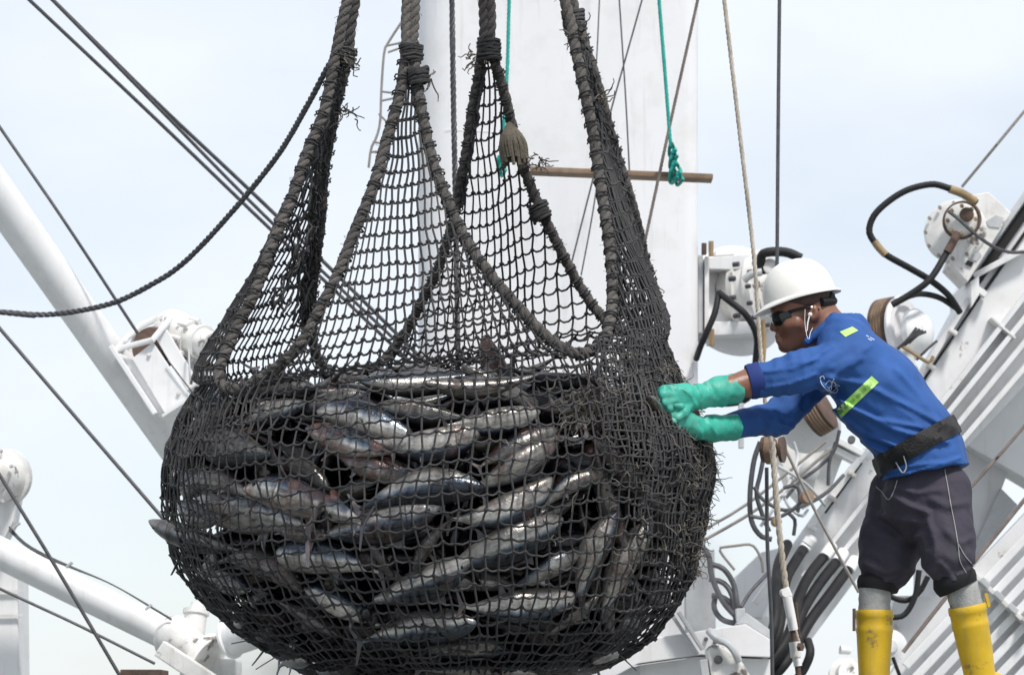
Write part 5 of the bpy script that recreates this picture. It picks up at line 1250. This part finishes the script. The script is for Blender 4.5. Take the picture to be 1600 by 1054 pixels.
# --- crane boom
Yc = 13.7
cb = thing('crane_boom', P(1240, 1100, Yc), 'white ribbed crane boom rising from bottom centre to the right edge', 'crane boom')
prism_px(((1800, 25), (1800, 390), (1470, 740), (1330, 915), (1256, 1014), (1228, 1010), (1196, 962), (1236, 868), (1350, 716), (1442, 590), (1512, 462), (1510, 440)), Yc, .55, 'web_plate', MAT['white'], cb)
for (a, b, wpx, nm, m, d) in (
    ((1640, 250), (1506, 442), 9, 'edge_tube', 'dull', .06), ((1512, 468), (1436, 590), 10, 'edge_tube', 'white', .06), ((1352, 704), (1276, 806), 11, 'edge_tube', 'white', .06), ((1276, 806), (1180, 942), 11, 'edge_tube', 'white', .06),
    ((1640, 276), (1525, 440), 15, 'slot_shade', 'hollow_shade', .03), ((1640, 308), (1540, 452), 5, 'slot_shade', 'hollow_shade', .03), ((1532, 462), (1442, 596), 3.4, 'slot_shade', 'hollow_shade', .03), ((1345, 722), (1288, 800), 6, 'slot_shade', 'hollow_shade', .03), ((1272, 815), (1215, 900), 3.4, 'slot_shade', 'hollow_shade', .03),  # slots are solid raised bars, their inner shade painted black
    ((1640, 412), (1440, 668), 8, 'rib', 'white', .09), ((1640, 448), (1452, 680), 8, 'rib', 'white', .09), ((1640, 486), (1470, 694), 8, 'rib', 'white', .09), ((1640, 528), (1490, 702), 8, 'rib', 'white', .09),
    ((1400, 720), (1296, 852), 7, 'rib', 'white', .08), ((1420, 738), (1316, 862), 7, 'rib', 'white', .08), ((1440, 756), (1330, 884), 7, 'rib', 'white', .08),
    ((1610, 385), (1520, 432), 9, 'cross_plate', 'white', .05), ((1546, 498), (1584, 530), 4, 'cross_plate', 'machine', .10), ((1516, 444), (1540, 462), 9, 'cross_plate', 'white', .05)):
    YY = Yc - (.03 if nm == 'edge_tube' else .005 if nm == 'slot_shade' else .04)
    bar_px(cb, (*a, YY), (*b, YY), wpx, d, nm, MAT[m])
for q in ((1488, 512), (1454, 566), (1300, 772), (1268, 818), (1330, 734)):
    bar_px(cb, (q[0] - 5, q[1] + 3, Yc - .07), (q[0] + 7, q[1] + 10, Yc - .07), 6, .05, 'clamp', MAT['machine'])
# second boom section and plates to the right
pl = thing('crane_knuckle', P(1560, 760, 14.4), 'broad pale crane plates behind the dark shorts at the right', 'crane plate')
prism_px(((1800, 376), (1800, 865), (1578, 733), (1502, 690), (1440, 740), (1440, 700)), 14.3, .3, 'upper_plate', MAT['white'], pl)
prism_px(((1500, 688), (1576, 735), (1555, 790), (1520, 880), (1470, 950), (1440, 940), (1440, 740)), 14.45, .3, 'side_plate', MAT['mast'], pl)
prism_px(((1564, 762), (1590, 788), (1535, 858), (1500, 905), (1510, 880)), 14.4, .04, 'gusset', MAT['dull'], pl)
prism_px(((1400, 930), (1480, 930), (1420, 1015), (1392, 1040), (1390, 960)), 14.3, .2, 'pivot_plate', MAT['mast'], pl)
for q in ((1404, 974), (1394, 1004), (1408, 1030)):
    disc(pl, (q[0], q[1], 14.28), (0, -1, 0), [(-4, 0), (-4, 5), (3, 5), (3, 0)], 'bolt', MAT['machine'], 8)
hb = thing('ribbed_hatch', P(1540, 1100, 13.4), 'white ribbed panel behind the yellow boots at bottom right', 'panel')
prism_px(((1800, 595), (1800, 1110), (1360, 1110), (1405, 1030), (1510, 898)), 13.55, .1, 'panel', MAT['white'], hb)
for k in range(12):
    x0 = 1640; y0 = 800 + 34 * k
    for seg in ((0.0, .44), (.47, 1.0)):
        L_ = 330; a = (x0 - L_ * seg[0] * .685, y0 + L_ * seg[0] * .73); b = (x0 - L_ * seg[1] * .685, y0 + L_ * seg[1] * .73)
        edge = lambda x, y: (x - 1405) * (898 - 1030) / (1510 - 1405) + 1030
        if edge(*b) > b[1]: 
            pass
        bar_px(hb, (*a, 13.5), (*b, 13.5), 13, .025, 'rib', MAT['white'], .006)
bar_px(hb, (1520, 898, 13.5), (1640, 1010, 13.5), 7, .1, 'seam_bar', MAT['machine'])
for k in range(5):
    bar_px(hb, (1532 + 22 * k, 905 + 20 * k, 13.44), (1544 + 22 * k, 916 + 20 * k, 13.44), 9, .06, 'stop', MAT['dull'])
gt = thing('valve_body', P(1385, 1040, 13.2), 'white bolted valve flange left of the left yellow boot', 'valve')
disc(gt, (1322, 1060, 13.2), (.3, -1, .3), [(0, 0), (0, 30), (10, 32), (14, 24), (24, 22), (24, 0)], 'flange', MAT['machine'])
disc(gt, (1328, 1016, 13.2), (-1, -.2, .1), [(0, 0), (0, 6), (16, 7), (16, 0)], 'nozzle', MAT['white'], 16)
disc(gt, (1390, 1010, 13.25), (.1, -1, .1), [(0, 0), (0, 26), (6, 27), (8, 12), (12, 10), (12, 0)], 'cover', MAT['white'], 28)
hose(gt, ((1395, 1026, 13.2), (1402, 1045, 13.2), (1410, 1066, 13.2)), 3)

# --- hydraulic motor high on the boom
hm = thing('hydraulic_motor', P(1510, 360, 13.5), 'round chipped white hydraulic motor at the top right of the boom', 'motor')
disc(hm, (1492, 360, 13.55), (-.35, -1, .1), [(-40, 0), (-40, 46), (-6, 50), (0, 49), (3, 44), (3, 0)], 'drum', MAT['machine'], 48)
prism_px(((1508, 306), (1545, 300), (1580, 332), (1530, 412), (1512, 440), (1484, 412), (1500, 370)), 13.52, .25, 'side_plate', MAT['machine'], hm)
disc(hm, (1503, 344, 13.47), (-.35, -1, .1), [(-6, 0), (-6, 27), (8, 29), (12, 25), (14, 21), (14, 0)], 'cap', MAT['machine'], 36)
_a = np.array([-.35, -1, .1]); _a /= np.linalg.norm(_a); _s = np.cross(_a, [0, 0, 1]); _s /= np.linalg.norm(_s); _t = np.cross(_a, _s); _an = np.linspace(0, 2 * math.pi, 41)[:-1]
mb = MB(); mb.tube(P(1503, 344, 13.44) + M(28.5, 13.44) * (np.cos(_an)[:, None] * _s + np.sin(_an)[:, None] * _t), M(2.6, 13.4), 8, closed=True); mb.build('seal_ring', MAT['rust'], hm)
disc(hm, (1511, 336, 13.40), (-.35, -1, .1), [(0, 0), (0, 11), (6, 11), (8, 6), (8, 0)], 'hub', MAT['rust'], 20)
bolts(hm, (1503, 344, 13.41), (-.35, -1, .1), 22, 8, 3.2, 6, MAT['brass'])
bolts(hm, (1490, 361, 13.53), (-.35, -1, .1), 44, 12, 3.0, 5, MAT['wire_light'])
for quad in (((1540, 346), (1556, 336), (1568, 340), (1562, 356), (1546, 354)), ((1512, 374), (1524, 386), (1534, 398), (1526, 408), (1514, 404))):
    mb = MB(); mb.prism([P(*q, 13.515) for q in quad], .01); mb.build('opening_shade', MAT['dull'], hm, smooth=False)  # flat grey plates, the shade of openings put into their colour
prism_px(((1512, 406), (1522, 410), (1518, 416), (1508, 412)), 13.51, .02, 'opening_shade', MAT['hollow_shade'], hm, bevel=.001)  # thin plate with the dark of an opening painted on
prism_px(((1516, 440), (1518, 480), (1530, 460), (1530, 430)), 13.6, .1, 'foot', MAT['white'], hm)
hose(hm, ((1526, 316, 13.38), (1505, 303, 13.36), (1482, 294, 13.35), (1454, 288, 13.35), (1411, 300, 13.35), (1371, 330, 13.35), (1358, 358, 13.35), (1366, 378, 13.35), (1383, 397, 13.35), (1420, 418, 13.38), (1454, 438, 13.4), (1482, 461, 13.45), (1500, 488, 13.5)), 5.2, sides=12)
hose(hm, ((1524, 315, 13.37), (1505, 303, 13.355), (1484, 295, 13.345)), 6.6, MAT['brass'], 'hose_sleeve', 12)
hose(hm, ((1366, 377, 13.345), (1376, 390, 13.345), (1384, 398, 13.345)), 5.9, MAT['brass'], 'hose_sleeve', 12)
hose(hm, ((1495, 366, 13.36), (1479, 395, 13.34), (1454, 435, 13.3), (1425, 458, 13.3), (1394, 476, 13.3)), 5.4, sides=12)
hose(hm, ((1496, 364, 13.35), (1488, 380, 13.34), (1480, 394, 13.335)), 6.6, MAT['rust'], 'hose_sleeve', 12)
hose(hm, ((1400, 472, 13.32), (1420, 463, 13.34), (1440, 459, 13.4), (1468, 465, 13.45), (1495, 482, 13.5)), 4.6, sides=10)
hose(hm, ((1482, 330, 13.3), (1500, 344, 13.28), (1522, 364, 13.28), (1550, 384, 13.3), (1579, 394, 13.4), (1615, 392, 13.5)), 2.8, MAT['wire'], 'cable', 8)

# --- pulleys behind the man
def pulley(name, c, axis, r, label, groove=True, parts=True):
    p_ = thing(name, P(*c), label, 'pulley')
    disc(p_, c, axis, [(-16, 0), (-16, r * .9), (-14, r), (-11, r), (-6, r * .90), (6, r * .90), (11, r), (14, r), (16, r * .9), (16, 0)], 'wheel', MAT['rust'], 44)
    k = M(1.0, c[2]); ax = np.array(axis, float); ax /= np.linalg.norm(ax)
    for i, h in enumerate((-8, -3, 2, 7)):
        s1 = np.cross(ax, [0, 0, 1]); s1 /= np.linalg.norm(s1); s2 = np.cross(ax, s1); a = np.linspace(0, 2 * math.pi, 49)[:-1]
        mb = MB(); mb.tube(P(*c) + ax * h * k + r * .95 * k * (np.cos(a)[:, None] * s1 + np.sin(a)[:, None] * s2), 2.8 * k, 6, closed=True); mb.build('wound_wire', MAT['wood'], p_)
    return p_
pa = pulley('boom_sheave', (1392, 515, 13.6), (1, -.75, .1), 50, 'large pulley wheel with white cheek above the blue shirt back')
disc(pa, (1408, 516, 13.52), (1, -.75, .1), [(0, 0), (0, 52), (5, 54), (9, 50), (9, 38), (2, 34), (2, 0)], 'cheek_plate', MAT['mast'], 44)
disc(pa, (1426, 520, 13.45), (1, -.75, .1), [(0, 0), (0, 36), (10, 37), (22, 28), (30, 16), (30, 0)], 'hub_cover', MAT['white'], 32)
for i in range(4):
    hose(pa, ((1402 + 6 * i, 545 - 3 * i, 13.3), (1418 + 5 * i, 530 - 2 * i, 13.28), (1432 + 5 * i, 512 + 2 * i, 13.28)), 2.2, MAT['wire'], 'pipe', 6)
hose(pa, ((1408, 540, 13.3), (1425, 550, 13.28), (1440, 560, 13.28), (1452, 566, 13.3), (1458, 556, 13.3)), 3.0, MAT['brass'], 'pipe', 7)
hose(pa, ((1432, 562, 13.3), (1446, 548, 13.28), (1464, 532, 13.28)), 2.0, MAT['wire'], 'pipe', 6)
bar_px(pa, (1410, 540, 13.35), (1436, 600, 13.35), 14, .06, 'bracket', MAT['machine'])
pb_ = pulley('hoist_sheave', (1276, 640, 13.15), (.8, -.35, .45), 40, 'brown wire-wound pulley below the chest of the worker')
disc(pb_, (1268, 668, 13.3), (.1, -.75, -.62), [(0, 0), (0, 44), (4, 46), (8, 42), (8, 0)], 'cheek_plate', MAT['mast'], 40)
bl = thing('block_housing', P(1265, 740, 13.4), 'grimy grey block housing under the brown pulley', 'block')
prism_px(((1222, 668), (1262, 700), (1312, 676), (1318, 712), (1296, 770), (1262, 790), (1236, 762), (1216, 712)), 13.5, .25, 'cheek', MAT['machine'], bl)
prism_px(((1300, 676), (1352, 704), (1346, 712), (1296, 686)), 13.4, .1, 'link_bar', MAT['white'], bl)
prism_px(((1296, 690), (1340, 714), (1334, 722), (1292, 700)), 13.42, .1, 'link_bar', MAT['white'], bl)
disc(bl, (1330, 688, 13.35), (0, -1, .2), [(0, 0), (0, 6), (8, 6), (8, 0)], 'pin', MAT['wire'], 12)
disc(bl, (1264, 736, 13.48), (0, -1, 0), [(0, 0), (0, 15), (5, 16), (9, 8), (9, 0)], 'pin', MAT['dull'], 20)
wb = thing('wooden_block', P(1210, 702, 11.1), 'small brown wooden pulley block on the cream rope', 'pulley')
disc(wb, (1203, 702, 11.1), (1, -.35, 0), [(-9, 0), (-9, 16), (-5, 23), (5, 23), (9, 16), (9, 0)], 'wheel', MAT['wood'], 28)
for x in (1194, 1222):
    mb = MB(); mb.lathe(P(x, 702, 11.1 - .0), (1, -.35, 0), [(-.006, 0), (-.006, M(22)), (.006, M(23)), (.006, 0)], 26); mb.build('cheek', MAT['rust'], wb)

# --- hanging hoses round the blocks
hs = thing('hose_bundle', P(1200, 800, 12.8), 'tangle of thin grey hoses hanging below the wooden pulley', 'hoses')
for pts, r in ((((1188, 690, 12.8), (1178, 720, 12.8), (1172, 770, 12.8), (1174, 812, 12.8), (1188, 836, 12.8), (1206, 842, 12.8)), 4.2), (((1196, 700, 12.8), (1188, 740, 12.8), (1182, 770, 12.8), (1190, 800, 12.8), (1202, 830, 12.8)), 3.6),
               (((1178, 760, 12.75), (1192, 780, 12.75), (1222, 796, 12.75), (1248, 792, 12.75), (1290, 770, 12.9), (1318, 742, 13.0)), 3.0), (((1172, 806, 12.7), (1206, 810, 12.7), (1232, 800, 12.7), (1254, 782, 12.7)), 3.0),
               (((1240, 690, 13.0), (1246, 716, 13.0), (1234, 752, 12.9), (1212, 790, 12.8), (1188, 822, 12.8)), 2.6), (((1216, 728, 12.9), (1240, 742, 12.9), (1264, 760, 12.95), (1290, 790, 13.0)), 2.6),
               (((1312, 672, 13.1), (1302, 706, 13.1), (1276, 732, 13.1), (1250, 752, 13.0), (1226, 780, 12.9)), 2.8), (((1306, 690, 13.1), (1296, 722, 13.1), (1294, 758, 13.1)), 2.8),
               (((1224, 762, 12.8), (1244, 758, 12.8), (1250, 778, 12.8), (1246, 800, 12.8)), 3.2), (((1230, 800, 12.8), (1242, 812, 12.8), (1240, 836, 12.8)), 3.0), (((1224, 770, 12.85), (1232, 790, 12.8), (1252, 806, 12.8), (1262, 796, 12.85)), 2.4)):
    hose(hs, pts, r, MAT['wire'] if r > 3.5 else MAT['dull'] if r < 2.7 else MAT['wire'])
disc(hs, (1256, 778, 12.7), (.5, -1, .2), [(0, 0), (0, 9), (14, 11), (14, 0)], 'fitting', MAT['wood'], 14)
disc(hs, (1210, 816, 12.68), (.5, -1, .2), [(0, 0), (0, 7), (10, 8), (10, 0)], 'fitting', MAT['brass'], 14)

# --- turnbuckle at the foot of the cream rope
tb = thing('turnbuckle', P(1240, 1080, 11.0), 'pale turnbuckle with rusty thread hanging under the cream rope', 'turnbuckle')
for (a, b, w, m) in (((1226, 918), (1232, 932), 14, 'machine'), ((1230, 932), (1240, 984), 15, 'mast'), ((1238, 982), (1242, 1004), 9, 'rust'), ((1241, 1002), (1244, 1026), 17, 'machine'), ((1244, 1024), (1247, 1040), 13, 'mast'), ((1246, 1038), (1250, 1076), 9, 'rust')):
    mb = MB(); p_ = resample([P(*a, 10.95), P(*b, 10.95)], .01); mb.tube(p_, M(w / 2, 10.95), 12); mb.build('sleeve' if m != 'rust' else 'thread', MAT[m], tb)
disc(tb, (1224, 926, 10.9), (.4, -1, .1), [(0, 0), (0, 7), (8, 7), (8, 0)], 'shackle_pin', MAT['machine'], 12)
bar_px(tb, (1244, 940, 10.9), (1250, 996, 10.9), 3, .01, 'side_rod', MAT['rust'])
disc(tb, (1248, 1010, 10.9), (.9, -.6, 0), [(0, 0), (0, 7), (6, 7), (6, 0)], 'lock_nut', MAT['rust'], 6)
hose(tb, ((1232, 928, 10.97), (1236, 960, 10.97), (1250, 1010, 11.0)), 3.2, MAT['cream'], 'tail_rope')

# --- black hydraulic hoses curving off the boom
bh = thing('hydraulic_hoses', P(1240, 1000, 13.0), 'four thick black hydraulic hoses curving down off the boom foot', 'hoses')
for pts in (((1256, 856, 13.6), (1242, 878, 13.4), (1228, 905, 13.2), (1222, 950, 13.0), (1214, 990, 12.9), (1196, 1020, 12.9), (1168, 1034, 12.9)),
            ((1288, 868, 13.6), (1266, 896, 13.4), (1248, 932, 13.2), (1238, 975, 13.05), (1222, 1010, 12.95), (1198, 1036, 12.92), (1170, 1046, 12.92)),
            ((1308, 876, 13.6), (1280, 912, 13.4), (1256, 950, 13.2), (1240, 990, 13.1), (1218, 1028, 13.0), (1192, 1050, 13.0), (1160, 1058, 13.0)),
            ((1326, 888, 13.6), (1298, 926, 13.4), (1268, 966, 13.2), (1248, 1000, 13.1), (1226, 1036, 13.0), (1200, 1060, 13.0), (1160, 1070, 13.0)),
            ((1230, 850, 13.5), (1216, 884, 13.2), (1212, 930, 13.0), (1210, 975, 12.9), (1196, 1008, 12.88), (1166, 1026, 12.88))):
    hose(bh, pts, 8.6, sides=14)
for (a, b) in (((1268, 842), (1256, 858)), ((1300, 852), (1288, 870)), ((1318, 862), (1308, 878)), ((1336, 874), (1326, 890))):
    mb = MB(); mb.tube([P(*a, 13.62), P(*b, 13.58)], M(9.6, 13.6), 14); mb.build('ferrule', MAT['white'], bh)
for q in ((1264, 846), (1262, 900)):
    mb = MB(); mb.tube([P(q[0] + 3, q[1] - 4, 13.42), P(q[0] - 3, q[1] + 4, 13.42)], M(9.8, 13.4), 14); mb.build('clip', MAT['plastic'], bh)
hose(bh, ((1262, 1000, 13.05), (1266, 1020, 13.0), (1256, 1045, 13.0), (1240, 1066, 13.0)), 7)
# loops between the legs
lp = thing('hose_loops', P(1420, 930, 13.0), 'two black hose loops seen between the legs of the worker', 'hoses')
hose(lp, ((1436, 890, 13.0), (1430, 930, 13.0), (1415, 958, 13.0), (1398, 964, 13.0), (1380, 960, 13.0)), 4.6, sides=10)
hose(lp, ((1450, 900, 13.05), (1436, 925, 13.05), (1415, 938, 13.05), (1390, 930, 13.05), (1376, 915, 13.05)), 4.4, sides=10)

# --- deck beam, lever and coil, bottom centre
bm_ = thing('deck_beam', P(1050, 1110, 12.2), 'white box beam sloping up under the right side of the bag', 'beam')
prism_px(((880, 1078), (1028, 995), (1165, 974), (1206, 1000), (1206, 1026), (1095, 1022), (997, 1036), (880, 1100)), 12.3, .35, 'upper_web', MAT['mast'], bm_)
prism_px(((905, 1094), (997, 1039), (1095, 1025), (1206, 1029), (1206, 1140), (905, 1140)), 12.36, .3, 'lower_web', MAT['white'], bm_)
prism_px(((1150, 975), (1166, 956), (1206, 985), (1206, 1000), (1166, 974)), 12.45, .3, 'gusset', MAT['dull'], bm_)
prism_px(((958, 1044), (1000, 1040), (1000, 1120), (958, 1120)), 12.34, .02, 'painted_recess_shade', MAT['dull'], bm_)  # raised grey plate, the shade of a recess put into its colour
bar_px(bm_, (1060, 955, 12.25), (1098, 1014, 12.25), 6, .05, 'stay', MAT['dull']); bar_px(bm_, (1050, 960, 12.27), (1090, 1022, 12.27), 5, .05, 'stay', MAT['dull'])
for q in ((1103, 998), (1117, 1003)): disc(bm_, (q[0], q[1], 12.29), (0, -1, 0), [(-2, 0), (-2, 3.5), (3, 3.5), (3, 0)], 'bolt', MAT['wire'], 8)
lv = thing('cleat_block', P(1135, 1040, 12.0), 'rounded grey cast block on the beam under the bag', 'block')
mb = MB(); mb.prism([P(*q, 12.0) for q in ((1104, 1012), (1112, 1006), (1126, 1006), (1146, 1018), (1162, 1036), (1176, 1062), (1172, 1080), (1118, 1080), (1110, 1050))], .15); mb.build('shell', MAT['machine'], lv, smooth=False, bevel=.012)
hose(lv, ((1108, 985, 12.02), (1120, 998, 11.98), (1136, 1004, 11.96), (1148, 1018, 11.96), (1154, 1032, 11.98)), 6, MAT['dull'], 'handle')
disc(lv, (1122, 1030, 11.99), (0, -1, 0), [(0, 0), (0, 7), (3, 7), (4, 3), (4, 0)], 'pin', MAT['wire'], 14)
bar_px(lv, (1098, 1030, 12.05), (1102, 1058, 12.05), 12, .1, 'foot', MAT['dull'])
co = thing('hose_coil', P(1135, 960, 12.6), 'coil of dark hoses hanging beside the right edge of the bag', 'hoses')
for k, pts in enumerate((((1095, 850, 12.6), (1108, 870, 12.6), (1112, 900, 12.6), (1130, 940, 12.6), (1155, 968, 12.6)), ((1108, 880, 12.62), (1130, 888, 12.62), (1146, 912, 12.62), (1152, 945, 12.6), (1158, 968, 12.6)), ((1108, 904, 12.64), (1130, 910, 12.64), (1144, 930, 12.62), (1150, 968, 12.6)),
                         ((1112, 930, 12.66), (1128, 932, 12.65), (1145, 945, 12.62), (1154, 970, 12.6)), ((1118, 930, 12.68), (1116, 950, 12.66), (1130, 968, 12.62), (1155, 974, 12.6)), ((1158, 948, 12.55), (1172, 925, 12.6), (1190, 905, 12.65), (1202, 893, 12.7)))):
    hose(co, pts, 4.4 if k < 5 else 3, MAT['wire'])
bar_px(co, (1156, 950, 12.55), (1158, 974, 12.55), 14, .06, 'clamp', MAT['dull'])
gp = thing('grey_stanchion', P(1095, 1000, 12.8), 'grey steel stanchion half hidden in vapour right of the bag', 'post')
bar_px(gp, (1096, 1090, 12.85), (1092, 860, 12.85), 46, .12, 'shaft', MAT['dull'])
rl = thing('grab_rail', P(1150, 900, 13.3), 'thin bent grey grab rail standing beyond the hose coil', 'rail')
hose(rl, ((1148, 890, 13.3), (1130, 868, 13.3), (1124, 858, 13.3), (1126, 855, 13.3), (1150, 852, 13.3), (1172, 850, 13.3), (1182, 858, 13.3), (1190, 876, 13.3), (1192, 894, 13.3)), 2.2, MAT['wire_light'], 'rod', 7)
prism_px(((1150, 900), (1190, 862), (1240, 850), (1230, 890), (1190, 965), (1150, 960)), 13.9, .2, 'base_plate', MAT['mast'], rl)
# ================================================================ COLD VAPOUR under the bag
bmv = bmesh.new(); bmesh.ops.create_icosphere(bmv, subdivisions=3, radius=1.0)
vap_me = bpy.data.meshes.new('cold_vapour'); bmv.to_mesh(vap_me); bmv.free()
m = bpy.data.materials.new('cold_vapour_air'); m.use_nodes = True; nt = m.node_tree; nt.nodes.clear(); l = nt.links.new
out = nt.nodes.new('ShaderNodeOutputMaterial'); pv = nt.nodes.new('ShaderNodeVolumePrincipled'); pv.inputs['Color'].default_value = (.93, .94, .95, 1); pv.inputs['Anisotropy'].default_value = .2
tc = nt.nodes.new('ShaderNodeTexCoord'); nz = nt.nodes.new('ShaderNodeTexNoise'); nz.inputs['Scale'].default_value = 1.7; nz.inputs['Detail'].default_value = 4; l(tc.outputs['Object'], nz.inputs['Vector'])
ln_ = nt.nodes.new('ShaderNodeVectorMath'); ln_.operation = 'LENGTH'; l(tc.outputs['Object'], ln_.inputs[0])
fo = nt.nodes.new('ShaderNodeMapRange'); fo.interpolation_type = 'SMOOTHSTEP'; fo.inputs['From Min'].default_value = 1.0; fo.inputs['From Max'].default_value = .15; l(ln_.outputs['Value'], fo.inputs['Value'])
mr = nt.nodes.new('ShaderNodeMapRange'); mr.inputs['From Min'].default_value = .38; mr.inputs['From Max'].default_value = .7; mr.inputs['To Max'].default_value = 2.6; l(nz.outputs['Fac'], mr.inputs['Value'])
mu = nt.nodes.new('ShaderNodeMath'); mu.operation = 'MULTIPLY'; l(mr.outputs[0], mu.inputs[0]); l(fo.outputs[0], mu.inputs[1]); l(mu.outputs[0], pv.inputs['Density']); l(pv.outputs[0], out.inputs['Volume'])
vap_me.materials.append(m)
for c, r, lab in ((P(420, 1058, 9.9), (.36, .4, .16), 'thin white vapour under the lower left of the bag'), (P(940, 1085, 9.4), (.32, .3, .12), 'faint vapour under the lower right of the bag'),
                  (P(1088, 935, 10.3), (.17, .35, .30), 'thin white vapour rising along the right side of the bag')):
    o = bpy.data.objects.new('cold_vapour', vap_me); COL.objects.link(o); o.location = tuple(c); o.scale = r; tag(o, lab, 'vapour', kind='stuff')
